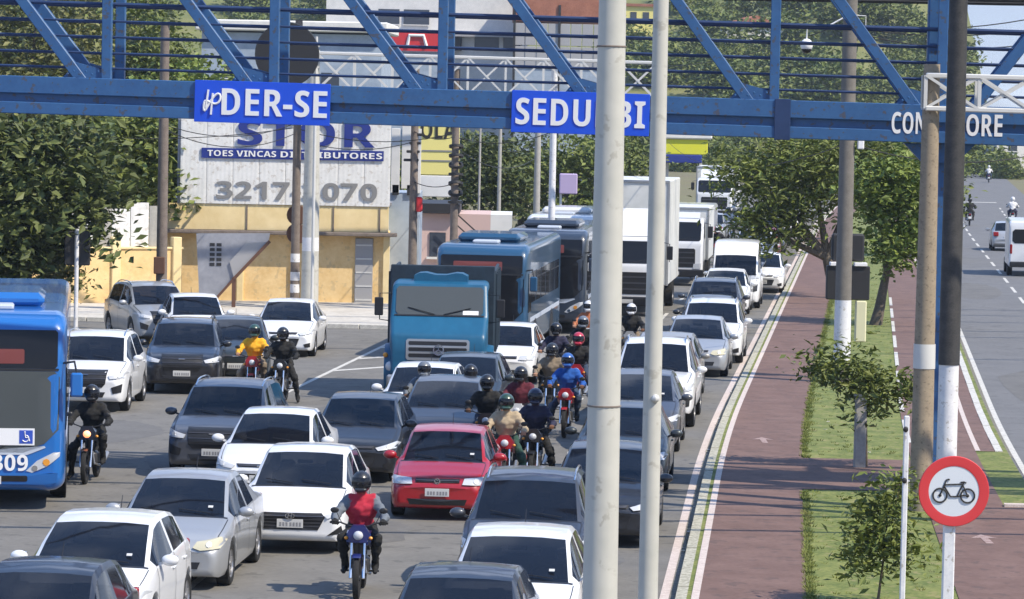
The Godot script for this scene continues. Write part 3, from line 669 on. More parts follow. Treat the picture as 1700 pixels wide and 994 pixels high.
	t = pole("utility_pole", "brown pole hung with cable coils right of the yellow billboard", Vector3(-1.927, 0.000, -117.000), 8.0, .14, .11, M.concrete_brown)
	for i in 7: part(t, "cable_coil", MB.new().lathe([Vector2(.17, -.04), Vector2(.24, -.04), Vector2(.24, .04), Vector2(.17, .04), Vector2(.17, -.04)], 12, Transform3D(Basis(Vector3.RIGHT, .4 * sin(i * 2.0)), Vector3(.03, 3.7 + i * .3, .05))), M.dark_metal)
	for e in [[Vector3(-1.353, 0.000, -140.000), 6.4, .05, "thin grey pole left of the slender lamp post behind the buses"], [Vector3(-0.624, -0.000, -150.000), 6.3, .09, "slender grey lamp post against the dark trees"], [Vector3(1.005, 0.000, -160.000), 7.4, .16, "grey concrete pole between the dark trees and the white post"]]:
		pole("utility_pole", e[3], e[0], e[1], e[2], e[2] * .8, M.concrete)
	t = thing("parcel_sign", "small lilac sign box on the white gantry post", "sign", Vector3(2.238, 0.000, -150.000), 0.0)
	part(t, "box", MB.new().box(Vector3(0, 3.65, 0), Vector3(.75, .85, .3), Basis(), .04), M.purple); part(t, "post", MB.new().tube([Vector3(-.3, 0, -.1), Vector3(-.3, 3.4, -.1)], .05, 8), M.galv)
	# traffic light seen from the back on a white post, by the bus
	t = thing("traffic_light", "black-backed traffic light on a white post beneath the big tree", "traffic light", Vector3(-12.434, 0.000, -103.000), 0.0)
	var th: float = 3.102
	part(t, "post", MB.new().tube([Vector3.ZERO, Vector3(0, th, 0)], .062, 10), M.pole_white)
	for s in [-1, 1]: part(t, "back_plate", MB.new().box(Vector3(s * .2, th - .55, -.1), Vector3(.34, .98, .12), Basis(), .03), M.dark_metal)
	# median pole with the dome camera, the black cabinets and the white boxes under them
	t = pole("utility_pole", "concrete pole on the median carrying a white dome camera", Vector3(8.253, 0.000, -90.000), 11.0, .21, .17, M.concrete_dark)
	var bx: float = 8.281 - 8.253; var px: float = 7.174 - 8.253
	var y1: float = 9.322; var y2: float = 8.976; var y3: float = 8.509
	var br := MB.new(); br.tube([Vector3(bx, y2 - .05, .15), Vector3(bx, y1, .15), Vector3(lerp(bx, px, .55), y2, .15)], .022, 6); br.tube([Vector3(bx - .1, y2, .15), Vector3(px, y2, .15), Vector3(px, y3 + .15, .15)], .02, 6)
	part(t, "bracket", br, M.white_print)
	var dm := part(t, "dome_camera", MB.new().ball(Vector3(px, y3, .15), Vector3(.155, .16, .155), 16, 10), M.white_print)
	part(dm, "dome_glass", MB.new().ball(Vector3(px, y3 - .11, .15), Vector3(.13, .1, .13), 14, 8), M.visor)
	part(t, "side_arm", MB.new().tube([Vector3(bx, y1 - .05, .1), Vector3(bx + .35, y1 - .06, .1), Vector3(bx + .35, y1 - .3, .1)], .014, 5), M.galv)
	part(t, "white_box", MB.new().box(Vector3(8.583 - 8.253, 6.100, .1), Vector3(.16, .28, .16), Basis(), .02), M.white_print)
	part(t, "painted_band", MB.new().tube([Vector3(0, 0.656, 0), Vector3(0, 2.192, 0)], [.215, .205], 16), M.pole_white)
	t = thing("signal_cabinet", "pair of black signal housings with white tops behind the median pole", "traffic light", Vector3(8.424, -0.000, -91.200), 0.0)
	for e in [[1385, 0], [1428, 1]]:
		var ex: float = [8.162, 8.770][e[1]] - 8.424
		var ya: float = 2.145; var yb: float = 2.998
		part(t, "housing", MB.new().box(Vector3(ex, (ya + yb) * .5, 0), Vector3(.48, yb - ya, .3), Basis(), .02), M.dark_metal)
		part(t, "white_top", MB.new().box(Vector3(ex, yb + .045, .03), Vector3(.32, .09, .36), Basis(), .01), M.white_print)
		part(t, "hood", MB.new().box(Vector3(ex * .7, yb + .46, -.08), Vector3(.4, .7, .25), Basis(), .05), M.dark_metal)
	part(t, "post", MB.new().tube([Vector3(.0, 0, -.12), Vector3(.0, 2.556, -.12)], .06, 8), M.galv)
	part(t, "white_case", MB.new().box(Vector3(8.808 - 8.424, 1.603, .05), Vector3(.28, 1.05, .22), Basis(), .03), mat(lin(.66, .64, .42), .6))
	t = thing("street_cabinet", "grey concrete post on the lawn behind the sapling", "post", Vector3(6.687, -0.000, -68.700), 0.0)
	part(t, "post", MB.new().box(Vector3(0, .74, 0), Vector3(.22, 1.48, .2), Basis(), .02), M.concrete); part(t, "cap", MB.new().box(Vector3(0, 1.5, 0), Vector3(.28, .04, .24), Basis(), .01), M.galv)
	# cables strung between the poles
	var ends := [[Vector3(-18.145, 6.082, -119.000), Vector3(-7.203, 5.992, -118.000), .5], [Vector3(-7.203, 5.992, -118.000), Vector3(-2.016, 5.908, -117.000), .35], [Vector3(-10.372, 6.129, -106.000), Vector3(-7.206, 6.129, -118.000), .4], [Vector3(-10.371, 6.006, -106.000), Vector3(-7.200, 5.795, -118.000), .5], [Vector3(-7.197, 5.638, -118.000), Vector3(-3.393, 5.586, -119.000), .3], [Vector3(-3.400, 5.982, -119.000), Vector3(-2.014, 5.791, -117.000), .15], [Vector3(-2.010, 5.557, -117.000), Vector3(0.913, 4.551, -160.000), .6], [Vector3(-2.015, 5.830, -117.000), Vector3(1.215, 6.050, -117.000), .3], [Vector3(-0.726, 5.091, -150.000), Vector3(0.899, 5.270, -160.000), .3], [Vector3(8.520, 6.189, -90.000), Vector3(10.603, 4.496, -250.000), 1.2], [Vector3(8.523, 6.039, -90.000), Vector3(14.938, 6.268, -95.000), .5], [Vector3(8.283, 9.054, -90.000), Vector3(14.057, 9.617, -90.000), .3], [Vector3(8.285, 8.979, -90.000), Vector3(14.066, 9.289, -90.000), .3], [Vector3(8.287, 8.875, -90.000), Vector3(14.076, 8.946, -90.000), .4], [Vector3(8.444, 9.206, -90.000), Vector3(5.052, 9.595, -200.000), .8], [Vector3(-3.369, 4.319, -119.000), Vector3(-1.985, 4.291, -117.000), .15]]
	for d in [59.9, 56.8, 55.2, 53.0, 96.0, 106.0, 109.0, 114.0, 118.0, 121.5]: ends.append([Vector3(-45, 11.4, -d + 2.5), Vector3(60, 11.4, -d - 2.5), .8])
	var WHERE := ["from the picture's left edge to the ringed pole", "from the ringed pole to the coil-hung pole", "uppermost from the tree's pole to the ringed pole", "lower from the tree's pole to the ringed pole", "from the ringed pole to the pole before the shed", "short and high across the yellow billboard", "low from the coil-hung pole to the concrete pole", "high from the coil-hung pole to the white gantry post", "between the slender lamp post and the concrete pole", "from the camera pole far down the avenue", "from the camera pole low over the empty carriageway", "uppermost from the camera pole to the right", "middle of three from the camera pole to the right", "lowest of three from the camera pole to the right", "from the camera pole past the brick building", "short and low across the yellow billboard"]
	for i in ends.size():
		var e: Array = ends[i]; var p := []
		for j in 13:
			var f := j / 12.0; p.append(e[0].lerp(e[1], f) - Vector3(0, e[2] * 4.0 * f * (1.0 - f), 0))
		tag(part(self, "overhead_cable", MB.new().tube(p, .014 if i < 16 else .085, 5), M.wire), ("black cable strung " + WHERE[i]) if i < 16 else "thick bundled cable crossing high above the avenue", "cable", "overhead cables")


# ---------- cars: one lofted shell per model, its panes cut from the same grid ----------
var SPEC := {
	"hatch": {L = 3.95, W = 1.70, top = [[0, .58], [.02, .63], [.06, .68], [.14, .735], [.32, .80], [.65, .88], [1.0, .97], [1.38, 1.205], [1.75, 1.41], [1.95, 1.455], [2.3, 1.48], [2.8, 1.465], [3.2, 1.41], [3.65, 1.02], [3.82, .9], [3.95, .6]],
		belt = [[0, .5], [.3, .72], [1.0, .9], [3.2, 1.0], [3.7, .95], [3.95, .5]], cowl = 1.0, rf = 1.75, rr = 3.2, re = 3.65, bp = 2.25, ax = [.78, 3.28], wr = .305, rw = .60, yb = .2},
	"tallhatch": {L = 4.02, W = 1.74, top = [[0, .62], [.02, .68], [.06, .74], [.14, .79], [.32, .87], [.65, .95], [.98, 1.02], [1.40, 1.265], [1.82, 1.46], [2.05, 1.51], [2.4, 1.53], [2.9, 1.515], [3.35, 1.45], [3.75, 1.08], [3.9, .95], [4.02, .64]],
		belt = [[0, .54], [.3, .78], [.98, .95], [3.3, 1.05], [3.8, .98], [4.02, .55]], cowl = .98, rf = 1.82, rr = 3.35, re = 3.75, bp = 2.32, ax = [.8, 3.36], wr = .315, rw = .61, yb = .2},
	"sedan": {L = 4.40, W = 1.73, top = [[0, .57], [.02, .62], [.06, .68], [.14, .73], [.35, .80], [.7, .88], [1.1, .96], [1.49, 1.20], [1.88, 1.40], [2.08, 1.445], [2.45, 1.47], [2.85, 1.455], [3.15, 1.38], [3.75, 1.04], [4.2, 1.0], [4.32, .92], [4.4, .6]],
		belt = [[0, .5], [.3, .72], [1.1, .89], [3.3, .96], [4.2, .93], [4.4, .5]], cowl = 1.1, rf = 1.88, rr = 3.15, re = 3.75, bp = 2.4, ax = [.85, 3.45], wr = .31, rw = .59, yb = .19},
	"suv": {L = 4.30, W = 1.80, top = [[0, .68], [.02, .75], [.06, .83], [.14, .90], [.35, .97], [.7, 1.04], [1.05, 1.10], [1.38, 1.345], [1.72, 1.57], [1.95, 1.63], [2.4, 1.66], [3.0, 1.65], [3.6, 1.58], [4.0, 1.15], [4.18, 1.0], [4.3, .7]],
		belt = [[0, .6], [.3, .88], [1.05, 1.02], [3.5, 1.1], [4.1, 1.02], [4.3, .6]], cowl = 1.05, rf = 1.72, rr = 3.6, re = 4.0, bp = 2.3, ax = [.86, 3.45], wr = .345, rw = .65, yb = .24},
	"old": {L = 3.85, W = 1.66, top = [[0, .56], [.02, .61], [.05, .66], [.12, .70], [.35, .77], [.7, .86], [1.02, .92], [1.34, 1.145], [1.66, 1.35], [1.86, 1.40], [2.2, 1.42], [2.7, 1.40], [3.0, 1.36], [3.55, .98], [3.75, .88], [3.85, .6]],
		belt = [[0, .48], [.3, .69], [1.02, .86], [3.2, .93], [3.6, .9], [3.85, .5]], cowl = 1.02, rf = 1.66, rr = 3.0, re = 3.55, bp = 2.2, ax = [.75, 3.2], wr = .285, rw = .58, yb = .19},
	"pickup": {L = 5.25, W = 1.87, top = [[0, .80], [.02, .88], [.06, .98], [.14, 1.04], [.4, 1.10], [.8, 1.15], [1.28, 1.18], [1.63, 1.465], [1.98, 1.72], [2.2, 1.79], [2.6, 1.82], [3.2, 1.80], [3.45, 1.73], [3.7, 1.22], [4.5, 1.14], [5.15, 1.12], [5.25, .7]],
		belt = [[0, .7], [.3, 1.0], [1.28, 1.1], [3.5, 1.15], [5.1, 1.06], [5.25, .6]], cowl = 1.28, rf = 1.98, rr = 3.45, re = 3.7, bp = 2.6, ax = [.95, 4.05], wr = .385, rw = .66, yb = .34},
	"van": {L = 4.4, W = 1.82, top = [[0, .72], [.02, .8], [.06, .9], [.14, .97], [.4, 1.05], [.95, 1.14], [1.25, 1.48], [1.55, 1.80], [1.75, 2.05], [2.0, 2.24], [2.5, 2.3], [3.6, 2.3], [4.2, 2.2], [4.32, 1.2], [4.36, .9], [4.4, .6]],
		belt = [[0, .62], [.3, .95], [.95, 1.06], [4.2, 1.1], [4.4, .6]], cowl = .95, rf = 1.55, rr = 4.2, re = 4.32, bp = 2.1, ax = [.85, 3.5], wr = .32, rw = .72, yb = .24},
}
func car_ring(s: Dictionary, t: float) -> Array:
	var L: float = s.L
	var plan := pick([[0, .74], [.02, .82], [.06, .88], [.14, .935], [.3, .965], [.6, .99], [1.0, 1.0], [L - .9, 1.0], [L - .4, .97], [L - .12, .93], [L - .04, .86], [L, .78]], t)
	var w: float = s.W * .5 * plan
	var tp := pick(s.top, t)
	var bt: float = min(pick(s.belt, t), tp - .03)
	var yb := pick([[0, s.yb + .13], [.02, s.yb + .06], [.06, s.yb + .02], [.14, s.yb], [L - .3, s.yb], [L - .05, s.yb + .12], [L, s.yb + .2]], t)
	var c: float = 0.0
	if t > s.cowl and t < s.rf: c = (t - s.cowl) / (s.rf - s.cowl)
	elif t >= s.rf and t <= s.rr: c = 1.0
	elif t > s.rr and t < s.re: c = 1.0 - (t - s.rr) / (s.re - s.rr)
	var arch := 0.0
	for a in s.ax:
		var R: float = s.wr + .055
		var q: float = R * R - (t - a) * (t - a)
		if q > 0.0: arch = max(arch, sqrt(q) + s.wr)
	var y0: float = max(yb, arch)
	var hood: float = min(tp - bt, .11)
	var p := [Vector2(0, y0), Vector2(w * .94, y0), Vector2(w * .985, max(lerp(yb, bt, .16), y0 + .012 if arch > 0 else 0.0)), Vector2(w, max(lerp(yb, bt, .5), arch + .03 if arch > 0 else 0.0)),
		Vector2(w * .99, max(lerp(yb, bt, .84), arch + .05 if arch > 0 else 0.0)), Vector2(w * .962, bt)]
	p.append(Vector2(w * .945, bt + lerp(hood * .25, .025, c)))
	var hx := [.865, .80, .42, 0.0]; var hy := [.40, .25, .05, 0.0]
	var rx := [s.rw + .045, s.rw - .01, s.rw * .5, 0.0]; var ry := [.085, .028, .005, 0.0]
	for i in 4: p.append(Vector2(lerp(w * hx[i], float(rx[i]), c), tp - lerp(hood * hy[i], float(ry[i]), c)))
	var bow := pick([[0, .07], [.5, .05], [s.cowl, .10], [s.rf, .05], [s.rf + .6, 0], [L - .6, 0], [L, -.06]], t)
	var out := []
	for q in p: out.append(Vector3(q.x, q.y, L * .5 - t + bow * (1.0 - pow(q.x / (s.W * .5), 2.0)) - (.07 if t < .1 else pick([[.1, .07], [.5, .05], [1.0, 0.0]], t)) * (1.0 if t < 1.0 else 0.0)))
	return out
func car_shell(s: Dictionary) -> Dictionary:
	var ts := {}
	for q in s.top: ts[float(q[0])] = 1
	for t in [s.cowl - .07, s.cowl + .16, s.bp - .05, s.bp + .05, s.rr - .25, s.rr - .12, s.L - .04, s.L - .12, s.L - .4]: ts[float(t)] = 1
	for a in s.ax:
		var R: float = s.wr + .055
		for f in [-1.0, -.985, -.87, -.6, -.3, 0.0, .3, .6, .87, .985, 1.0]: ts[a + R * f] = 1
	var keys := ts.keys(); keys.sort()
	var st := []
	for k in keys:
		if st.is_empty() or k - st[-1] > .004: st.append(k)
	var rings := []
	for t in st: rings.append(car_ring(s, t))
	var g := {}
	for k in ["body", "windshield", "rear_window", "wl0", "wl1", "wr0", "wr1", "cowl_panel"]: g[k] = MB.new()
	for i in st.size() - 1:
		var tm: float = (st[i] + st[i + 1]) * .5
		for j in 10:
			var k := "body"
			if j >= 8 and tm > s.cowl and tm < s.rf: k = "windshield"
			elif j >= 8 and tm > s.rr and tm < s.re: k = "rear_window"
			elif j >= 7 and tm > s.cowl - .07 and tm < s.cowl: k = "cowl_panel"
			elif j == 6 and tm > s.cowl + .16 and tm < s.bp - .05: k = "w0"
			elif j == 6 and tm > s.bp + .05 and tm < s.rr - .12: k = "w1"
			var a: Vector3 = rings[i][j]; var b: Vector3 = rings[i][j + 1]; var c: Vector3 = rings[i + 1][j + 1]; var d: Vector3 = rings[i + 1][j]
			var f := Vector3(-1, 1, 1)
			var kr: String = k if not k.begins_with("w") or k == "windshield" else "wr" + k.right(1)
			var kl: String = k if not k.begins_with("w") or k == "windshield" else "wl" + k.right(1)
			g[kr].quad(a, d, c, b); g[kl].quad(a * f, b * f, c * f, d * f)
	for e in [0, st.size() - 1]:
		var r: Array = rings[e]
		var m := Vector3(0, (r[0].y + r[10].y) * .5, r[5].z)
		for j in 10:
			g.body.out3(m, r[j], r[j + 1], Vector3(0, .6, 0)); g.body.out3(m, r[j] * Vector3(-1, 1, 1), r[j + 1] * Vector3(-1, 1, 1), Vector3(0, .6, 0))
	return g
# z of the front skin at (x, y), by a ray against the shell's nose
func front_z(tris: PackedVector3Array, x: float, y: float) -> float:
	var best := -99.0
	for i in range(0, tris.size(), 3):
		var a := tris[i]; var b := tris[i + 1]; var c := tris[i + 2]
		var d := (b.x - a.x) * (c.y - a.y) - (b.y - a.y) * (c.x - a.x)
		if abs(d) < 1e-9: continue
		var u := ((x - a.x) * (c.y - a.y) - (y - a.y) * (c.x - a.x)) / d
		var v := ((b.x - a.x) * (y - a.y) - (b.y - a.y) * (x - a.x)) / d
		if u >= -1e-4 and v >= -1e-4 and u + v <= 1.0002: best = max(best, a.z + u * (b.z - a.z) + v * (c.z - a.z))
	return best
func nose_of(b: MB, zmin: float) -> PackedVector3Array:
	var o := PackedVector3Array()
	for i in range(0, b.t.size(), 3):
		if max(b.t[i].z, max(b.t[i + 1].z, b.t[i + 2].z)) > zmin: o.append_array([b.t[i], b.t[i + 1], b.t[i + 2]])
	return o
func on_front(nose_all: PackedVector3Array, poly: Array, proud := .008, deep := .03) -> MB:
	var b := MB.new()
	var c := Vector2.ZERO; var lo := Vector2(99, 99); var hi := -lo
	for q in poly: c += q / poly.size(); lo = lo.min(q); hi = hi.max(q)
	lo -= Vector2(.08, .03); hi += Vector2(.08, .03)
	var nose := PackedVector3Array()  # only the skin behind this patch
	for i in range(0, nose_all.size(), 3):
		var p := nose_all[i]; var q := nose_all[i + 1]; var w := nose_all[i + 2]
		if max(p.x, max(q.x, w.x)) < lo.x or min(p.x, min(q.x, w.x)) > hi.x or max(p.y, max(q.y, w.y)) < lo.y or min(p.y, min(q.y, w.y)) > hi.y: continue
		nose.append_array([p, q, w])
	var edge := []; var gap: float = .06 if hi.x - lo.x < 1.3 else .12
	for i in poly.size():
		var p: Vector2 = poly[i]; var q: Vector2 = poly[(i + 1) % poly.size()]
		var n: int = max(1, int(p.distance_to(q) / gap))
		for k in n: edge.append(p.lerp(q, float(k) / n))
	var put := func(v: Vector2, off: float) -> Vector3:
		var z := front_z(nose, v.x, v.y)
		if z < -50: z = front_z(nose, v.x * .97, v.y)
		if z < -50: z = front_z(nose, v.x * .93, lerp(v.y, c.y, .2))
		if z < -50: z = front_z(nose, lerp(v.x, c.x, .4), lerp(v.y, c.y, .4))
		return Vector3(v.x + off * .3 * sign(v.x) * (1.0 if abs(v.x) > .5 else 0.0), v.y + max(off, 0.0) * .7, z + off)
	var rings := []; var n: int = edge.size()
	var size := 0.0
	for e in edge: size = max(size, e.distance_to(c))
	var steps: int = clamp(int(size / gap), 1, 6)
	var rim := []
	for e in edge: rim.append(put.call(e, -deep))
	rings.append(rim)
	for k in steps:
		var g := []
		for e in edge: g.append(put.call(e.lerp(c, float(k) / steps), proud))
		rings.append(g)
	var m: Vector3 = put.call(c, proud)
	var ctr := m - Vector3(0, 0, .5)
	for i in n:
		var j: int = (i + 1) % n
		for k in rings.size() - 1: b.out4(rings[k][i], rings[k][j], rings[k + 1][j], rings[k + 1][i], ctr)
		b.out3(rings[-1][i], rings[-1][j], m, ctr)
	return b
func mirrored(p: Array) -> Array:
	var o := []
	for q in p: o.append(Vector2(-q.x, q.y))
	return o
func scaled(p: Array, sx: float, sy: float) -> Array:
	var o := []
	for q in p: o.append(Vector2(q[0] * sx, q[1] * sy))
	return o
# faces: outlines as shares of half width and of height
var FACE := {
	"hexagon": {lamp = [[.60, .40], [.93, .50], [.985, .475], [.93, .42], [.66, .37]], grille = [[-.56, .43], [.56, .43], [.62, .385], [.5, .255], [-.5, .255], [-.62, .385]], slats = 4, fog = [[.66, .20], [.9, .30], [.93, .22]], plate = .325, emblem = .405, kind = "h"},
	"wide": {lamp = [[.52, .435], [.93, .505], [.985, .475], [.92, .425], [.58, .40]], grille = [[-.5, .46], [.5, .46], [.46, .425], [-.46, .425]], low = [[-.55, .345], [.55, .345], [.46, .2], [-.46, .2]], slats = 2, fog = [[.68, .24], [.88, .27], [.88, .19], [.72, .18]], plate = .29, emblem = .445, kind = "bar"},
	"boxy": {lamp = [[.50, .42], [.53, .485], [.9, .50], [.97, .46], [.9, .41]], grille = [[-.44, .485], [.44, .485], [.44, .445], [-.44, .445]], low = [[-.6, .25], [.6, .25], [.55, .18], [-.55, .18]], slats = 1, plate = .335, emblem = .465, kind = "ring"},
	"round": {lamp = [[.48, .41], [.54, .465], [.88, .50], [.965, .465], [.9, .40], [.6, .385]], grille = [[-.42, .475], [.42, .475], [.40, .445], [-.40, .445]], grille2 = [[-.38, .43], [.38, .43], [.30, .40], [-.30, .40]], low = [[-.6, .275], [.6, .275], [.56, .21], [-.56, .21]], slats = 0, plate = .335, emblem = .437, kind = "bar"},
	"tall": {lamp = [[.56, .48], [.95, .53], [.985, .50], [.93, .45], [.60, .44]], grille = [[-.54, .56], [.54, .56], [.5, .38], [.42, .33], [-.42, .33], [-.5, .38]], slats = 3, low = [[-.5, .27], [.5, .27], [.44, .20], [-.44, .20]], fog = [[.64, .33], [.9, .38], [.88, .27], [.68, .25]], plate = .30, emblem = .5, kind = "bar"},
}
var shells := {}
var wheel_meshes := {}
func wheel_set(r: float, w: float) -> Array:
	var k := "%.3f" % r
	if not wheel_meshes.has(k):
		var ty := MB.new(); var x := Transform3D(Basis(Vector3(0, 1, 0), Vector3(1, 0, 0), Vector3(0, 0, 1)) * Basis(Vector3(1, 0, 0), Vector3(0, 1, 0), Vector3(0, 0, -1)))
		x = Transform3D(Basis(Vector3(0, 0, 1), PI / 2))
		ty.lathe([Vector2(r * .64, -w * .42), Vector2(r * .9, -w * .5), Vector2(r * .985, -w * .42), Vector2(r, -w * .25), Vector2(r, w * .25), Vector2(r * .985, w * .42), Vector2(r * .9, w * .5), Vector2(r * .64, w * .42)], 22, x)
		var ri := MB.new()
		ri.lathe([Vector2(0, -w * .2), Vector2(r * .62, -w * .2), Vector2(r * .66, -w * .44), Vector2(r * .66, w * .44), Vector2(r * .6, w * .36), Vector2(r * .57, w * .12), Vector2(0, w * .12)], 20, x)
		for i in 5:
			var a := TAU * i / 5.0
			for s in [-1, 1]: ri.bar(Vector3(s * w * .34, cos(a) * r * .1, sin(a) * r * .1), Vector3(s * w * .34, cos(a) * r * .62, sin(a) * r * .62), r * .17, w * .1, 0.0, Vector3.RIGHT)
		for s in [-1, 1]: ri.lathe([Vector2(0, -.02), Vector2(r * .17, -.02), Vector2(r * .17, .02), Vector2(0, .02)], 10, Transform3D(x.basis, Vector3(s * w * .36, 0, 0)))
		wheel_meshes[k] = [ty.mesh(), ri.mesh(30)]
	return wheel_meshes[k]
func add_wheel(t: Node3D, at: Vector3, r: float, w: float, rim: Material) -> void:
	var n := Node3D.new(); n.name = "wheel"; t.add_child(n, true); n.position = at
	var ms := wheel_set(r, w)
	part(n, "tyre", ms[0], M.tyre); part(n, "rim", ms[1], rim)
func car_parts(model: String, face: String) -> Array:
	var key := model + face
	if shells.has(key): return shells[key]
	var s: Dictionary = SPEC[model]; var g := car_shell(s); var out := []
	var W2: float = s.W * .5; var H: float = 0.0; var L: float = s.L
	for q in s.top: H = max(H, float(q[1]))
	var nose := nose_of(g.body, L * .5 - 1.0)
	out.append(["body", g.body.mesh(38), "paint"])
	out.append(["windshield", g.windshield.mesh(60), "glass"]); out.append(["rear_window", g.rear_window.mesh(60), "glass"])
	for k in ["wl0", "wr0", "wl1", "wr1"]:
		if g[k].t.size(): out.append(["side_window", g[k].mesh(60), "glass"])
	out.append(["cowl_panel", g.cowl_panel.mesh(), "trim"])
	var f: Dictionary = FACE[face]
	var lp := scaled(f.lamp, W2, H)
	for sgn in [1, -1]:
		var pl: Array = lp if sgn == 1 else mirrored(lp)
		out.append(["headlight", on_front(nose, pl, .022, .05).mesh(60), "lens"])
		var cc := Vector2.ZERO
		for q in pl: cc += q / pl.size()
		var bulb := []
		for i in 8: bulb.append(cc + Vector2(cos(TAU * i / 8), sin(TAU * i / 8)) * .04)
		out.append(["headlight_bulb", on_front(nose, bulb, .032, .01).mesh(50), "bulb"])
		if f.has("fog"):
			var fp := scaled(f.fog, W2, H)
			out.append(["fog_lamp_pocket", on_front(nose, fp if sgn == 1 else mirrored(fp), .014).mesh(50), "trim"])
	var gp := scaled(f.grille, W2, H)
	out.append(["grille", on_front(nose, gp, .012).mesh(50), "trim"])
	var y0 := 9.0; var y1 := 0.0
	for q in gp: y0 = min(y0, q.y); y1 = max(y1, q.y)
	for i in int(f.slats):
		var yy: float = lerp(y0, y1, (i + 1.0) / (f.slats + 1.0)); var hw := 0.0
		for i2 in gp.size():  # width of the grille at this height
			var a: Vector2 = gp[i2]; var b: Vector2 = gp[(i2 + 1) % gp.size()]
			if (a.y - yy) * (b.y - yy) < 0.0: hw = max(hw, abs(lerp(a.x, b.x, (yy - a.y) / (b.y - a.y))))
		hw *= .97
		out.append(["grille_slat", on_front(nose, [Vector2(-hw, yy - .008), Vector2(hw, yy - .008), Vector2(hw, yy + .008), Vector2(-hw, yy + .008)], .02, .01).mesh(20), "slat"])
	if f.has("grille2"): out.append(["grille", on_front(nose, scaled(f.grille2, W2, H), .012).mesh(50), "trim"])
	if f.has("low"): out.append(["lower_intake", on_front(nose, scaled(f.low, W2, H), .014).mesh(50), "trim"])
	var pz := front_z(nose, 0, f.plate * H) + .03
	out.append(["licence_plate", MB.new().box(Vector3(0, f.plate * H, pz), Vector3(.40, .13, .012), Basis(), .003).mesh(20), "plate"])
	var ink := MB.new()
	for i in 7: ink.box(Vector3(-.145 + i * .048 + (.012 if i > 2 else 0.0), f.plate * H - .012, pz + .007), Vector3(.03, .06, .003)).box(Vector3(-.145 + i * .048 + (.012 if i > 2 else 0.0), f.plate * H - .012 + .02 * ((i % 3) - 1), pz + .0075), Vector3(.03, .012, .004))
	out.append(["plate_print", ink.mesh(20), "plate_ink"])
	var ez := front_z(nose, 0, f.emblem * H) + .03
	var em := MB.new(); var ec := Vector3(0, f.emblem * H, ez)
	if f.kind == "h":
		em.lathe([Vector2(.05, -.006), Vector2(.06, -.006), Vector2(.06, .006), Vector2(.05, .006), Vector2(.05, -.006)], 18, Transform3D(Basis(Vector3.RIGHT, PI / 2) * Basis.from_scale(Vector3(1.25, 1, .75)), ec))
		em.bar(ec + Vector3(-.035, -.035, 0), ec + Vector3(-.018, .035, 0), .012, .01); em.bar(ec + Vector3(.018, -.035, 0), ec + Vector3(.035, .035, 0), .012, .01); em.bar(ec + Vector3(-.026, 0, 0), ec + Vector3(.026, 0, 0), .01, .01)
	elif f.kind == "ring":
		em.lathe([Vector2(.042, -.006), Vector2(.05, -.006), Vector2(.05, .006), Vector2(.042, .006), Vector2(.042, -.006)], 18, Transform3D(Basis(Vector3.RIGHT, PI / 2), ec))
		for q in [[-.02, .04, 0, .005], [.02, .04, 0, .005], [-.04, .01, -.018, -.04], [-.018, -.04, 0, -.005], [0, -.005, .018, -.04], [.018, -.04, .04, .01]]: em.bar(ec + Vector3(q[0], q[1], 0), ec + Vector3(q[2], q[3], 0), .009, .009)
	else: em.box(ec, Vector3(.15, .028, .012), Basis(), .004)
	out.append(["emblem", em.mesh(30), "chrome"])
	# shut lines of bonnet and doors
	for sgn in [1.0, -1.0]:
		var sm := MB.new(); var prev := []
		for i in 9:
			var r := car_ring(s, lerp(.2, s.cowl - .08, i / 8.0))
			var a: Vector3 = r[7].lerp(r[6], .25) + Vector3(0, .003, 0); var b: Vector3 = r[7].lerp(r[6], .08) + Vector3(0, .003, 0)
			a.x *= sgn; b.x *= sgn
			if prev: sm.out4(prev[0], a, b, prev[1], Vector3(0, 0, 0))
			prev = [a, b]
		out.append(["bonnet_seam", sm.mesh(), "trim"])
		for tt in [s.cowl + .12, s.bp, s.rr - .2]:
			var ds := MB.new(); prev = []
			var ra := car_ring(s, tt - .006); var rb := car_ring(s, tt + .006)
			for j in range(2, 7):
				var a: Vector3 = ra[j] * Vector3(sgn, 1, 1) + Vector3(sgn * .003, 0, 0); var b: Vector3 = rb[j] * Vector3(sgn, 1, 1) + Vector3(sgn * .003, 0, 0)
				if prev: ds.out4(prev[0], a, b, prev[1], Vector3(0, .5, a.z))
				prev = [a, b]
			out.append(["door_seam", ds.mesh(), "trim"])
		for tt in [s.bp - .15, s.rr - .35]:
			var r := car_ring(s, tt)
			out.append(["door_handle", MB.new().box(Vector3(sgn * (r[4].x + .012), r[4].y - .02, r[4].z), Vector3(.03, .03, .17), Basis(), .01).mesh(), "paint"])
		# mirror
		var rm := car_ring(s, s.cowl + .32)
		var mc := Vector3(sgn * (rm[5].x + .13), rm[5].y + .09, rm[5].z + .03)
		var mm := MB.new().ball(mc, Vector3(.115, .075, .075), 12, 8); mm.bar(Vector3(sgn * (rm[5].x - .02), rm[5].y + .03, rm[5].z), mc, .05, .035)
		out.append(["mirror", mm.mesh(60), "paint"])
		out.append(["mirror_glass", MB.new().box(mc - Vector3(0, 0, .07), Vector3(.17, .10, .012), Basis(), .004).mesh(), "chrome"])
		var tl := MB.new().box(Vector3(sgn * W2 * .72, pick(s.belt, L - .4) - .1, -L * .5 + .02), Vector3(.26, .2, .12), Basis(), .02)
		out.append(["tail_light", tl.mesh(), "red_lens"])
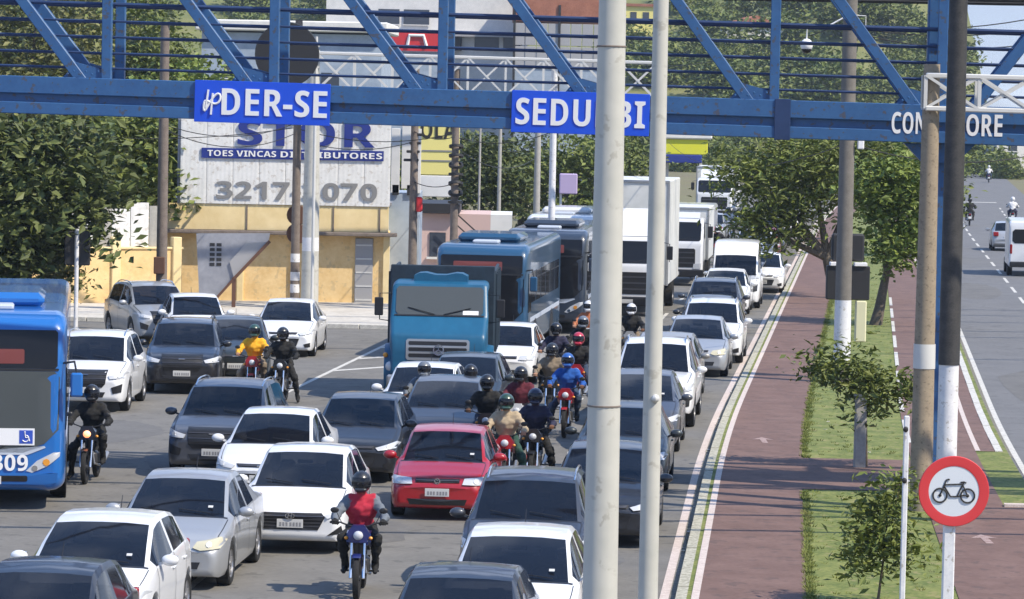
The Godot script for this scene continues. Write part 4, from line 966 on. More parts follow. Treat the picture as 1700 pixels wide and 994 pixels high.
	# wipers lie along the foot of the glass
	for q in [[-.08, -.52], [.50, .04]]:
		var r0 := car_ring(s, s.cowl + .02); var r1 := car_ring(s, s.cowl + .10)
		var a: Vector3 = r0[10] + Vector3(q[0], .008, 0); var b: Vector3 = r1[10] + Vector3(q[1], .008, -.04 * abs(q[1]))
		a.z = r0[10].z - pow(q[0] / W2, 2) * .1; b.z = r1[10].z - pow(q[1] / W2, 2) * .1
		out.append(["wiper", MB.new().bar(a + Vector3(0, .012, .012), b + Vector3(0, .012, .012), .014, .012).mesh(), "trim"])
	# cabin: dash, seats, wheel, mirror seen through the tinted panes
	var zc: float = L * .5 - s.cowl; var yc := pick(s.top, s.cowl)
	var ins := MB.new().box(Vector3(0, yc - .10, zc - .26), Vector3(s.W * .78, .12, .4), Basis(), .04)
	ins.box(Vector3(0, s.yb + .12, -.15), Vector3(s.W * .8, .06, L * .55))
	out.append(["dashboard", ins.mesh(), "trim"])
	for sgn in [-1, 1]:
		var se := MB.new().box(Vector3(sgn * .36, yc - .22, zc - 1.22), Vector3(.48, .62, .14), Basis(Vector3.RIGHT, -.2), .05).box(Vector3(sgn * .36, yc - .5, zc - .98), Vector3(.48, .12, .5), Basis(), .04).box(Vector3(sgn * .36, yc + .17, zc - 1.3), Vector3(.24, .17, .1), Basis(), .04)
		out.append(["seat", se.mesh(), "seat"])
	out.append(["seat", MB.new().box(Vector3(0, yc - .22, zc - 2.05), Vector3(1.25, .6, .14), Basis(Vector3.RIGHT, -.2), .05).mesh(), "seat"])
	var sw := MB.new(); var pts := []
	for i in 17: pts.append(Vector3(.36 + cos(TAU * i / 16) * .18, yc - .04 + sin(TAU * i / 16) * .165, zc - .52 + sin(TAU * i / 16) * .08))
	out.append(["steering_wheel", sw.tube(pts, .016, 6, false).mesh(), "trim"])
	var rr2 := car_ring(s, s.rf - .1)
	out.append(["rear_view_mirror", MB.new().box(Vector3(0, rr2[10].y - .09, rr2[10].z - .08), Vector3(.24, .06, .03), Basis(), .01).mesh(), "trim"])
	# rear plate and bumper line
	out.append(["licence_plate", MB.new().box(Vector3(0, s.yb + .5, -L * .5 - .02), Vector3(.40, .13, .03), Basis(), .003).mesh(20), "plate"])
	if model == "suv" or face == "tall" and model != "van":
		for sgn in [-1, 1]:
			var rp := []
			for i in 7:
				var r := car_ring(s, lerp(s.rf + .1, s.rr - .1, i / 6.0)); rp.append(Vector3(sgn * (r[8].x - .02), r[8].y + (.05 if i > 0 and i < 6 else .0), r[8].z))
			out.append(["roof_rail", MB.new().tube(rp, .016, 6).mesh(), "rail"])
	else:
		var r := car_ring(s, s.rr - .3)
		out.append(["antenna", MB.new().tube([r[10], r[10] + Vector3(0, .16, -.12)], [.008, .004], 5).mesh(), "trim"])
	shells[key] = out
	return out
func make_car(c: Dictionary) -> Node3D:
	var t := thing(c.n, c.label, c.cat, c.p, c.yaw, c.group)
	var s: Dictionary = SPEC[c.m]
	var pm: Material = M["paint_" + c.c]
	for q in car_parts(c.m, c.face):
		var m: Material
		match q[2]:
			"paint": m = pm
			"lens": m = M.lens_old if c.face == "round" else M.lens
			"rail": m = M.chrome if c.c != "black" else M.trim
			"mirror": m = pm
			_: m = M[q[2]]
		if q[0] == "mirror" and c.get("dark_mirror", false): m = M.trim
		part(t, q[0], q[1], m)
	for sgn in [-1, 1]:
		for a in s.ax: add_wheel(t, Vector3(sgn * (s.W * .5 - .115), s.wr, s.L * .5 - a), s.wr, .205, M.rim_dark if c.c in ["black", "darkgrey"] else M.rim)
	if c.get("sticker", false):
		var r0 := car_ring(s, lerp(s.cowl, s.rf, .2))
		part(t, "windshield_sticker", MB.new().box(Vector3(.48, r0[10].y + .015, r0[10].z - .02), Vector3(.07, .045, .006), Basis(Vector3.RIGHT, -.95)), M.plate)
	return t


# ---------- buses and trucks ----------
func hull(st: Array, half_len: float) -> MB:  # st: [t, half width, y0, y1, corner radius]
	var b := MB.new(); var rings := []
	for s in st:
		var r := []
		for q in [[1, -1, -PI / 2], [1, 1, 0], [-1, 1, PI / 2], [-1, -1, PI]]:
			for k in 5:
				var a: float = q[2] + PI / 2 * k / 4.0
				r.append(Vector3(q[0] * (s[1] - s[4]) + cos(a) * s[4], (s[3] - s[4] if q[1] > 0 else s[2] + s[4]) + sin(a) * s[4], half_len - s[0]))
		rings.append(r)
	var n: int = rings[0].size()
	for i in rings.size() - 1:
		for k in n: b.quad(rings[i][k], rings[i + 1][k], rings[i + 1][(k + 1) % n], rings[i][(k + 1) % n])
	for e in [0, rings.size() - 1]:
		var m := Vector3.ZERO
		for v in rings[e]: m += v / n
		for k in n: b.out3(m, rings[e][k], rings[e][(k + 1) % n], Vector3(0, m.y, 0))
	return b
func rect2(x0: float, y0: float, x1: float, y1: float, c := .04) -> Array:
	return [Vector2(x0 + c, y0), Vector2(x1 - c, y0), Vector2(x1, y0 + c), Vector2(x1, y1 - c), Vector2(x1 - c, y1), Vector2(x0 + c, y1), Vector2(x0, y1 - c), Vector2(x0, y0 + c)]
func make_bus(d: Dictionary) -> Node3D:
	var L: float = d.L; var h: float = d.get("h", 3.15); var w := 1.25
	var t := thing("city_bus", d.label, "bus", d.p, d.yaw, "buses in the queue")
	var hl := L * .5
	var paintm: Material = M[d.paint]
	var b := hull([[0, 1.04, .55, 2.3, .2], [.03, 1.12, .42, 2.6, .2], [.10, 1.18, .36, h - .28, .2], [.22, 1.22, .33, h - .14, .2], [.45, w, .32, h - .04, .2], [.9, w, .32, h, .2], [L - .3, w, .34, h, .2], [L - .1, 1.2, .4, h - .1, .2], [L, 1.1, .5, h - .3, .2]], hl)
	part(t, "body", b.mesh(35), paintm)
	var nose := nose_of(b, hl - 1.2)
	part(t, "windshield", on_front(nose, [Vector2(-.9, 1.12), Vector2(-.5, .98), Vector2(.5, .98), Vector2(.9, 1.12), Vector2(1.13, 1.35), Vector2(1.14, 2.22), Vector2(1.05, 2.32), Vector2(-1.05, 2.32), Vector2(-1.14, 2.22), Vector2(-1.13, 1.35)], .012).mesh(50), M[d.get("glass", "glass_dark")])
	part(t, "destination_panel", on_front(nose, rect2(-1.1, 2.37, 1.1, h - .30), .012).mesh(50), M.glass_dark)
	if d.get("dest", true):
		part(t, "destination_display", on_front(nose, rect2(-.75, 2.44, .55, 2.68, .02), .018, .005).mesh(50), M.dest)
	part(t, "windshield_gasket", on_front(nose, rect2(-1.12, 2.325, 1.12, 2.365, .01), .016, .01).mesh(50), M.trim)
	var lower: Material = M[d.get("lower", d.paint)]
	part(t, "front_bumper", on_front(nose, [Vector2(-1.1, .45), Vector2(-.9, .41), Vector2(.9, .41), Vector2(1.1, .45), Vector2(1.12, .62), Vector2(-1.12, .62)], .03).mesh(40), lower)
	part(t, "air_intake", on_front(nose, rect2(-.62, .47, .62, .57, .02), .036).mesh(40), M.trim)
	part(t, "trim_band", on_front(nose, [Vector2(-.62, .93), Vector2(.62, .93), Vector2(.92, 1.05), Vector2(.9, 1.08), Vector2(.55, .965), Vector2(-.55, .965), Vector2(-.9, 1.08), Vector2(-.92, 1.05)].slice(0, 8), .014).mesh(40), M.bus_trim)
	for s in [-1, 1]:
		var hp := [Vector2(.60, .66), Vector2(.70, .63), Vector2(.95, .74), Vector2(1.15, .90), Vector2(1.16, .97), Vector2(1.05, .97), Vector2(.78, .83)]
		part(t, "headlight", on_front(nose, hp if s == 1 else mirrored(hp), .02).mesh(50), M.lens)
		var ap := []; var ap2 := []
		for i in 8: ap.append(Vector2(s * .93, .80) + Vector2(cos(TAU * i / 8), sin(TAU * i / 8)) * .06); ap2.append(Vector2(s * .74, .70) + Vector2(cos(TAU * i / 8), sin(TAU * i / 8)) * .05)
		part(t, "indicator", on_front(nose, ap, .028).mesh(50), M.amber); part(t, "headlight_bulb", on_front(nose, ap2, .028).mesh(50), M.chrome)
		# mirror on an arm
		part(t, "mirror_arm", MB.new().tube([Vector3(s * 1.15, 2.45, hl - .2), Vector3(s * 1.38, 2.5, hl + .05), Vector3(s * 1.42, 2.3, hl + .1)], .02, 6), M.trim)
		part(t, "mirror", MB.new().box(Vector3(s * 1.42, 2.12, hl + .1), Vector3(.2, .4, .1), Basis(), .03), paintm)
		var z := hl - 1.0
		part(t, "side_window", MB.new().box(Vector3(s * 1.243, 1.85, hl - .72), Vector3(.03, 1.05, .7), Basis(), .01), M.glass_dark)
		var k := 0
		while z - 1.45 > -hl + .4:
			if s == -1 and k in [0, 3]:
				part(t, "door", MB.new().box(Vector3(s * 1.25, 1.4, z - .7), Vector3(.03, 2.0, 1.15), Basis(), .01), M.glass_dark)
				part(t, "door_frame", MB.new().box(Vector3(s * 1.256, 1.4, z - .7), Vector3(.03, 2.0, .06), Basis(), .01), paintm)
			else:
				part(t, "side_window", MB.new().box(Vector3(s * 1.243, 1.98, z - .72), Vector3(.03, .85, 1.28), Basis(), .01), M.glass_dark)
				part(t, "window_bar", MB.new().box(Vector3(s * 1.256, 2.2, z - .72), Vector3(.02, .03, 1.28)), M.trim)
			z -= 1.45; k += 1
		part(t, "skirt_band", MB.new().box(Vector3(s * 1.246, 1.1, -.2), Vector3(.02, .12, L - 1.4)), M.bus_trim)
		for a in [2.4, L - 3.0]:
			part(t, "wheel_arch", MB.new().lathe([Vector2(0, -.01), Vector2(.58, -.01), Vector2(.58, .01), Vector2(0, .01)], 20, Transform3D(Basis(Vector3(0, 0, 1), PI / 2), Vector3(s * 1.246, .5, hl - a))), M.trim)
			add_wheel(t, Vector3(s * 1.12, .5, hl - a), .5, .28, M.rim)
	part(t, "roof_unit", MB.new().box(Vector3(0, h + .10, hl - 3.0), Vector3(1.7, .26, 2.4), Basis(), .1), paintm)
	part(t, "roof_hatch", MB.new().box(Vector3(0, h + .03, hl - 1.2), Vector3(.7, .1, .6), Basis(), .03), M.bus_trim)
	part(t, "dashboard", MB.new().box(Vector3(0, 1.05, hl - .5), Vector3(2.1, .15, .5), Basis(), .05), M.trim)
	part(t, "licence_plate", MB.new().box(Vector3(0, .52, hl + .045), Vector3(.4, .13, .015)), M.plate)
	for s in [-1, 1]: part(t, "wiper", MB.new().bar(Vector3(s * .1, 1.02, hl + .012), Vector3(s * .75, 1.3, hl - .01), .025, .02), M.trim)
	if d.has("number"):
		part(t, "fleet_number", text_mesh(d.number, .26, .012), M.white_print, Vector3(.34, .80, front_z(nose, .34, .8) + .025))
		var px := Vector3(.60, 1.24, front_z(nose, .60, 1.24) + .024)
		part(t, "notice", MB.new().box(px + Vector3(-.25, 0, 0), Vector3(.78, .28, .008)), M.white_print)
		part(t, "access_sign", MB.new().box(px + Vector3(.0, 0, .006), Vector3(.22, .22, .006)), M.print_blue)
		var wc := MB.new(); var wp := px + Vector3(0, 0, .012)
		var ring := []
		for i in 10: ring.append(wp + Vector3(-.01 + cos(-2.6 + TAU * .62 * i / 9.0) * .055, -.025 + sin(-2.6 + TAU * .62 * i / 9.0) * .055, 0))
		wc.tube(ring, .009, 4); wc.tube([wp + Vector3(-.02, .06, 0), wp + Vector3(-.01, -.01, 0), wp + Vector3(.04, -.01, 0), wp + Vector3(.06, -.07, 0)], .009, 4); wc.ball(wp + Vector3(-.02, .08, 0), Vector3(.014, .014, .006), 8, 4)
		part(t, "wheelchair_symbol", wc, M.white_print)
	return t
func truck_wheels(t: Node3D, hl: float, axles: Array, x := 1.0) -> void:
	for s in [-1, 1]:
		for a in axles: add_wheel(t, Vector3(s * x, .48, hl - a), .48, .3, M.rim)
func make_dump_truck(d: Dictionary) -> Node3D:
	var L := 6.2; var hl := L * .5
	var t := thing("dump_truck", d.label, "truck", d.p, d.yaw)
	var cab := hull([[0, 1.0, .72, 1.30, .08], [.04, 1.06, .68, 1.55, .1], [.12, 1.09, .66, 1.66, .1], [.55, 1.13, .64, 1.98, .12], [.62, 1.13, .64, 2.05, .12], [.95, 1.10, .64, 2.72, .12], [1.15, 1.10, .64, 2.78, .12], [2.1, 1.10, .64, 2.78, .12], [2.2, 1.08, .68, 2.74, .12]], hl)
	part(t, "cab", cab.mesh(35), M.paint_truck)
	var nose := nose_of(cab, hl - 1.2)
	part(t, "windshield", on_front(nose, rect2(-1.0, 2.03, 1.0, 2.66, .06), .012).mesh(50), M.bus_glass)
	part(t, "windshield_gasket", on_front(nose, rect2(-1.03, 2.0, 1.03, 2.03, .01), .015, .01).mesh(50), M.trim)
	part(t, "grille", on_front(nose, rect2(-.72, 1.02, .72, 1.50, .04), .015).mesh(50), M.chrome_dull)
	for i in 3: part(t, "grille_slat", on_front(nose, rect2(-.66, 1.08 + i * .14, .66, 1.165 + i * .14, .02), .022, .01).mesh(50), M.trim)
	var star := MB.new(); var sc := Vector3(.02, 1.27, front_z(nose, 0, 1.27) + .04)
	star.lathe([Vector2(.10, -.012), Vector2(.125, -.012), Vector2(.125, .012), Vector2(.10, .012), Vector2(.10, -.012)], 20, Transform3D(Basis(Vector3.RIGHT, PI / 2), sc))
	for i in 3: star.bar(sc, sc + Vector3(cos(PI / 2 + TAU * i / 3), sin(PI / 2 + TAU * i / 3), 0) * .11, .025, .02)
	part(t, "emblem", star, M.chrome)
	part(t, "bumper", MB.new().box(Vector3(0, .55, hl + .06), Vector3(2.3, .28, .14), Basis(), .04), M.chrome_dull)
	part(t, "licence_plate", MB.new().box(Vector3(0, .55, hl + .14), Vector3(.4, .13, .015)), M.plate)
	part(t, "roof_box", MB.new().prism([Vector2(-.62, 0), Vector2(.62, 0), Vector2(.62, .13), Vector2(.5, .19), Vector2(.35, .20), Vector2(.12, .15), Vector2(-.12, .15), Vector2(-.35, .20), Vector2(-.5, .19), Vector2(-.62, .13)], 0, .7, Transform3D(Basis(), Vector3(0, 2.775, hl - 1.9))), M.paint_truck)
	part(t, "windshield_card", MB.new().box(Vector3(.72, 2.09, hl - .62), Vector3(.36, .1, .01), Basis(Vector3.RIGHT, -.46)), M.white_print)
	for s in [-1, 1]:
		var fd := MB.new()
		fd.lathe([Vector2(0, -.2), Vector2(.6, -.2), Vector2(.63, 0), Vector2(.6, .17), Vector2(0, .19)], 20, Transform3D(Basis(Vector3(0, 0, 1), PI / 2), Vector3(s * 1.06, .75, hl - .72)))
		part(t, "fender", fd, M.paint_truck)
		part(t, "headlight", MB.new().ball(Vector3(s * 1.08, .86, hl - .14), Vector3(.12, .12, .07), 14, 8), M.lens)
		part(t, "indicator", MB.new().ball(Vector3(s * 1.2, 1.12, hl - .2), Vector3(.06, .06, .05), 10, 6), M.amber)
		part(t, "mirror_arm", MB.new().tube([Vector3(s * 1.1, 2.5, hl - .95), Vector3(s * 1.38, 2.5, hl - .75), Vector3(s * 1.38, 1.9, hl - .75), Vector3(s * 1.1, 1.85, hl - .95)], .014, 5), M.trim)
		part(t, "mirror", MB.new().box(Vector3(s * 1.40, 2.2, hl - .75), Vector3(.2, .42, .06), Basis(), .02), M.trim)
		part(t, "side_window", MB.new().box(Vector3(s * 1.10, 2.34, hl - 1.5), Vector3(.03, .52, .78), Basis(), .01), M.glass)
		part(t, "door_seam", MB.new().box(Vector3(s * 1.126, 1.55, hl - 1.06), Vector3(.012, 1.5, .02)), M.trim)
		part(t, "step", MB.new().box(Vector3(s * 1.05, .5, hl - 1.5), Vector3(.25, .06, .6)), M.trim)
		part(t, "wiper", MB.new().bar(Vector3(s * .1, 2.05, hl - .57), Vector3(s * .72, 2.2, hl - .66), .02, .015), M.trim)
	var z0 := hl - 2.35; var ln := L - 2.35
	part(t, "chassis", MB.new().box(Vector3(0, .8, -.1), Vector3(.9, .25, L - .6)), M.trim)
	part(t, "tipper_headboard", MB.new().box(Vector3(0, 2.05, z0 - .04), Vector3(2.44, 2.1, .08), Basis(), .02), M.paint_tipper)
	part(t, "tipper_floor", MB.new().box(Vector3(0, 1.08, z0 - ln * .5), Vector3(2.4, .12, ln)), M.paint_tipper)
	for s in [-1, 1]:
		part(t, "tipper_side", MB.new().box(Vector3(s * 1.2, 2.05, z0 - .09 - (ln - .2) * .5), Vector3(.07, 1.9, ln - .2), Basis(), .015), M.paint_tipper)
		for i in 5: part(t, "tipper_rib", MB.new().box(Vector3(s * 1.255, 2.0, z0 - .3 - i * (ln - .6) / 4.0), Vector3(.06, 1.85, .1), Basis(), .01), M.paint_tipper)
	part(t, "tipper_tailgate", MB.new().box(Vector3(0, 2.0, -hl + .05), Vector3(2.36, 1.8, .07)), M.paint_tipper)
	part(t, "load", MB.new().ball(Vector3(0, 2.3, z0 - ln * .5), Vector3(1.15, .5, ln * .45), 14, 8), M.dirt)
	truck_wheels(t, hl, [.75, L - 1.2], .98)
	return t
func make_box_truck(d: Dictionary) -> Node3D:
	var L: float = d.L; var hl := L * .5; var h: float = d.h
	var t := thing("box_truck", d.label, "truck", d.p, d.yaw, "box trucks in the queue")
	var cab := hull([[0, 1.0, .55, 1.6, .1], [.05, 1.07, .5, 1.72, .1], [.12, 1.1, .48, 1.85, .1], [.45, 1.1, .48, 2.52, .12], [.6, 1.1, .48, 2.6, .12], [1.6, 1.1, .48, 2.62, .12], [1.66, 1.08, .5, 2.58, .12]], hl)
	part(t, "cab", cab.mesh(35), M.paint_white)
	var nose := nose_of(cab, hl - 1.0)
	part(t, "windshield", on_front(nose, rect2(-1.0, 1.74, 1.0, 2.46, .06), .012).mesh(50), M.glass_dark)
	part(t, "grille", on_front(nose, rect2(-.8, .72, .8, 1.45, .05), .012).mesh(50), M.trim)
	for i in 3: part(t, "grille_slat", on_front(nose, rect2(-.76, .86 + i * .2, .76, .91 + i * .2, .01), .02, .01).mesh(50), M.slat)
	part(t, "bumper", MB.new().box(Vector3(0, .5, hl + .05), Vector3(2.3, .3, .12), Basis(), .04), M.trim)
	part(t, "licence_plate", MB.new().box(Vector3(0, .5, hl + .12), Vector3(.4, .13, .015)), M.plate)
	for s in [-1, 1]:
		var hp := [Vector2(.72, .66), Vector2(1.02, .66), Vector2(1.04, .88), Vector2(.74, .86)]
		part(t, "headlight", on_front(nose, hp if s == 1 else mirrored(hp), .016).mesh(50), M.lens)
		part(t, "mirror_arm", MB.new().tube([Vector3(s * 1.1, 2.45, hl - .5), Vector3(s * 1.35, 2.4, hl - .3), Vector3(s * 1.35, 1.8, hl - .3)], .014, 5), M.trim)
		part(t, "mirror", MB.new().box(Vector3(s * 1.36, 2.1, hl - .3), Vector3(.2, .45, .08), Basis(), .02), M.trim)
		part(t, "side_window", MB.new().box(Vector3(s * 1.10, 2.12, hl - .95), Vector3(.03, .6, .75), Basis(), .01), M.glass)
		part(t, "wiper", MB.new().bar(Vector3(s * .1, 1.76, hl - .05), Vector3(s * .7, 1.9, hl - .14), .02, .015), M.trim)
	var bl := L - 1.8
	part(t, "cargo_box", MB.new().box(Vector3(0, (.95 + h) * .5, -hl + bl * .5), Vector3(2.44, h - .95, bl), Basis(), .03), M[d.box])
	for s in [-1, 1]: part(t, "box_edge", MB.new().box(Vector3(s * 1.2, (.95 + h) * .5, -hl + bl + .005), Vector3(.08, h - .95, .04), Basis(), .01), M.chrome_dull)
	part(t, "box_top_edge", MB.new().box(Vector3(0, h - .04, -hl + bl + .01), Vector3(2.44, .09, .05), Basis(), .01), M.chrome_dull)
	part(t, "deflector", MB.new().prism([Vector2(0, 0), Vector2(.75, 0), Vector2(0, min(.9, h - 2.8))], -.9, .9, Transform3D(Basis(Vector3(0, 0, 1), Vector3(0, 1, 0), Vector3(-1, 0, 0)), Vector3(0, 2.62, hl - 1.5))), M.paint_white)
	part(t, "chassis", MB.new().box(Vector3(0, .8, -.1), Vector3(.9, .25, L - .6)), M.trim)
	truck_wheels(t, hl, [.8, L - 1.6], 1.0)
	return t
func make_rear_van(d: Dictionary) -> Node3D:
	var L := 5.4; var hl := L * .5
	var t := thing("panel_van", d.label, "van", d.p, d.yaw)
	var b := hull([[0, .86, .5, 2.1, .12], [.05, .93, .42, 2.3, .12], [.2, .97, .38, 2.38, .14], [3.8, .97, .38, 2.42, .14], [4.3, .95, .38, 2.2, .14], [4.75, .93, .38, 1.4, .14], [5.3, .88, .4, 1.1, .12], [5.4, .8, .45, .95, .1]], hl)
	part(t, "body", b.mesh(35), M.paint_white)
	var nose := nose_of(b, hl - .5)
	for s in [-1, 1]:
		var wp := rect2(.06, 1.4, .8, 2.0, .1)
		part(t, "rear_window", on_front(nose, wp if s == 1 else mirrored(wp), .012).mesh(50), M.glass_dark)
		var lp := rect2(.80, .95, .90, 1.35, .02)
		part(t, "tail_light", on_front(nose, lp if s == 1 else mirrored(lp), .02).mesh(50), M.red_lens)
		for a in [1.1, 4.4]: add_wheel(t, Vector3(s * .86, .34, hl - a), .34, .22, M.rim)
	part(t, "door_seam", on_front(nose, rect2(-.008, .6, .008, 2.1, .002), .01).mesh(50), M.trim)
	part(t, "bumper", MB.new().box(Vector3(0, .52, hl + .03), Vector3(1.8, .22, .14), Basis(), .04), M.trim)
	part(t, "licence_plate", MB.new().box(Vector3(.1, .78, hl + .03), Vector3(.4, .13, .03)), M.plate)
	return t


# ---------- motorbikes and people ----------
# smooth union of tapered capsules meshed as surface nets: bones are [a, b, ra, rb, region]
func nets(bones: Array, cell: float, k: float) -> Dictionary:
	var lo := Vector3.INF; var hi := -Vector3.INF
	for b in bones:
		var r: float = max(b[2], b[3]) + cell * 2 + k
		lo = lo.min(b[0] - Vector3.ONE * r).min(b[1] - Vector3.ONE * r); hi = hi.max(b[0] + Vector3.ONE * r).max(b[1] + Vector3.ONE * r)
	var n := Vector3i(((hi - lo) / cell).ceil()) + Vector3i.ONE
	var f := PackedFloat32Array(); f.resize(n.x * n.y * n.z); f.fill(9.0)
	var near := PackedFloat32Array(); near.resize(f.size()); near.fill(9.0)
	var id := PackedByteArray(); id.resize(f.size())
	for b in bones:
		var a: Vector3 = b[0]; var d: Vector3 = b[1] - b[0]; var dd: float = max(d.length_squared(), 1e-8)
		var r: float = max(b[2], b[3]) + cell * 2 + k
		var p0 := Vector3i(((b[0].min(b[1]) - Vector3.ONE * r - lo) / cell).floor()).clamp(Vector3i.ZERO, n - Vector3i.ONE)
		var p1 := Vector3i(((b[0].max(b[1]) + Vector3.ONE * r - lo) / cell).ceil()).clamp(Vector3i.ZERO, n - Vector3i.ONE)
		for x in range(p0.x, p1.x + 1):
			for y in range(p0.y, p1.y + 1):
				for z in range(p0.z, p1.z + 1):
					var p := lo + Vector3(x, y, z) * cell - a
					var h: float = clamp(p.dot(d) / dd, 0.0, 1.0)
					var v: float = (p - d * h).length() - lerpf(b[2], b[3], h)
					var i := (x * n.y + y) * n.z + z
					if v < near[i]: near[i] = v; id[i] = b[4]
					var o := f[i]
					var m: float = max(k - abs(o - v), 0.0) / k
					f[i] = min(o, v) - m * m * k * .25
	var V := PackedVector3Array(); var R := PackedByteArray(); var at := PackedInt32Array(); at.resize(f.size()); at.fill(-1)
	var st := [0, 1, n.z, n.z + 1, n.y * n.z, n.y * n.z + 1, n.y * n.z + n.z, n.y * n.z + n.z + 1]
	var off := [Vector3(0, 0, 0), Vector3(0, 0, 1), Vector3(0, 1, 0), Vector3(0, 1, 1), Vector3(1, 0, 0), Vector3(1, 0, 1), Vector3(1, 1, 0), Vector3(1, 1, 1)]
	var ed := [[0, 1], [0, 2], [0, 4], [1, 3], [1, 5], [2, 3], [2, 6], [3, 7], [4, 5], [4, 6], [5, 7], [6, 7]]
	for x in n.x - 1:
		for y in n.y - 1:
			for z in n.z - 1:
				var i := (x * n.y + y) * n.z + z
				if f[i] > 3 * cell + k or f[i] < -3 * cell - k: continue
				var c := Vector3.ZERO; var cnt := 0
				for e in ed:
					var fa := f[i + st[e[0]]]; var fb := f[i + st[e[1]]]
					if (fa < 0) != (fb < 0): c += off[e[0]].lerp(off[e[1]], fa / (fa - fb)); cnt += 1
				if cnt == 0: continue
				at[i] = V.size(); V.append(lo + (Vector3(x, y, z) + c / cnt) * cell); R.append(id[i])
	var T := PackedInt32Array()
	for x in range(1, n.x - 1):
		for y in range(1, n.y - 1):
			for z in range(1, n.z - 1):
				var i := (x * n.y + y) * n.z + z
				var ins := f[i] < 0
				for ax in 3:
					var s: int = [n.y * n.z, n.z, 1][ax]
					if ins == (f[i + s] < 0): continue
					var u: int = [n.z, 1, n.y * n.z][ax]; var w: int = [1, n.y * n.z, n.z][ax]
					var q := [at[i - u - w], at[i - w], at[i], at[i - u]]
					if q.min() < 0: continue
					if ins: T.append_array([q[0], q[1], q[2], q[0], q[2], q[3]])
					else: T.append_array([q[0], q[2], q[1], q[0], q[3], q[2]])
	return {v = V, r = R, t = T}
func hand_bones(c: Vector3, s: float) -> Array:  # a fist closed round a bar along x at c; s: +1 for the hand at +x
	var b := []
	b.append([c + Vector3(-.025 * s, .022, -.035), c + Vector3(.03 * s, .022, -.03), .022, .02, 3])
	b.append([c + Vector3(-.02 * s, .03, -.005), c + Vector3(.03 * s, .028, 0), .018, .016, 3])
	var ln := [.9, 1.0, .95, .8]
	for i in 4:
		var x: float = (-.032 + i * .0215) * s; var l: float = ln[i]
		var p0 := c + Vector3(x, .03, .0); var p1 := c + Vector3(x, .022 , .034 * l); var p2 := c + Vector3(x, -.012, .038 * l); var p3 := c + Vector3(x, -.024, .012)
		b.append([p0, p1, .0098, .0092, 3]); b.append([p1, p2, .0092, .0086, 3]); b.append([p2, p3, .0086, .0078, 3])
	b.append([c + Vector3(-.03 * s, .01, -.04), c + Vector3(-.05 * s, -.012, -.014), .0125, .011, 3]); b.append([c + Vector3(-.05 * s, -.012, -.014), c + Vector3(-.038 * s, -.026, .014), .011, .009, 3])
	return b
# regions: 0 top, 1 trousers, 2 shoes, 3 skin or glove, 4 neck
func rider_shape(pose: String) -> Dictionary:
	var B := []
	var hip := Vector3(0, .86, -.22); var chest := Vector3(0, 1.18, -.12); var neck := Vector3(0, 1.40, -.05)
	B.append([hip + Vector3(-.09, .02, 0), hip + Vector3(.09, .02, 0), .145, .145, 1])
	B.append([hip + Vector3(0, .10, .01), chest, .16, .175, 0]); B.append([chest + Vector3(-.09, .02, 0), chest + Vector3(.09, .02, 0), .15, .15, 0])
	B.append([chest + Vector3(-.15, .13, .03), chest + Vector3(.15, .13, .03), .085, .085, 0])
	B.append([chest + Vector3(0, .12, .03), neck, .09, .058, 0]); B.append([neck, neck + Vector3(0, .09, .035), .055, .055, 4])
	B.append([neck + Vector3(0, .13, .05), neck + Vector3(0, .19, .05), .085, .09, 4])
	for s in [-1.0, 1.0]:
		var sh := chest + Vector3(.19 * s, .13, .03); var el := Vector3(.345 * s, 1.10, .16); var ha := Vector3(.335 * s, 1.045, .41)
		B.append([sh, el, .074, .058, 5]); B.append([el, ha + Vector3(0, .02, -.07), .058, .04, 5]); B.append([ha + Vector3(0, .02, -.075), ha + Vector3(0, .022, -.03), .03, .028, 3])
		var kn: Vector3; var an: Vector3; var toe: Vector3
		if pose == "ride":
			kn = Vector3(.24 * s, .80, .22); an = Vector3(.21 * s, .40, -.02); toe = Vector3(.22 * s, .33, .16)
		else:
			kn = Vector3(.30 * s, .60, .16); an = Vector3(.36 * s, .13, -.02); toe = Vector3(.39 * s, .05, .15)
			if pose == "one" and s > 0: kn = Vector3(.24 * s, .80, .22); an = Vector3(.21 * s, .40, -.02); toe = Vector3(.22 * s, .33, .16)
		B.append([hip + Vector3(.10 * s, 0, .02), kn, .105, .072, 1]); B.append([kn, kn.lerp(an, .4), .072, .066, 1]); B.append([kn.lerp(an, .4), an, .066, .046, 1])
		B.append([an + Vector3(0, -.03, -.03), toe, .048, .036, 2])
	var g := nets(B, .024, .05)
	for s in [-1.0, 1.0]:
		var h := nets(hand_bones(Vector3(.335 * s, 1.045, .41), s), .0065, .008)
		var o: int = g.v.size()
		g.v.append_array(h.v); g.r.append_array(h.r)
		for i in h.t: g.t.append(i + o)
	var nn := PackedVector3Array(); nn.resize(g.v.size())
	for i in range(0, g.t.size(), 3):
		var c: Vector3 = (g.v[g.t[i + 1]] - g.v[g.t[i]]).cross(g.v[g.t[i + 2]] - g.v[g.t[i]])
		for j in 3: nn[g.t[i + j]] += c
	var nz := FastNoiseLite.new(); nz.seed = 9; nz.frequency = 7.0; nz.fractal_octaves = 3
	for i in nn.size():
		nn[i] = nn[i].normalized()
		if g.r[i] in [0, 1, 5]: g.v[i] += nn[i] * nz.get_noise_3d(g.v[i].x, g.v[i].y * 1.8, g.v[i].z) * .022
	nn.fill(Vector3.ZERO)
	for i in range(0, g.t.size(), 3):
		var c: Vector3 = (g.v[g.t[i + 1]] - g.v[g.t[i]]).cross(g.v[g.t[i + 2]] - g.v[g.t[i]])
		for j in 3: nn[g.t[i + j]] += c
	for i in nn.size(): nn[i] = nn[i].normalized()
	g.n = nn
	return g
var poses := {}
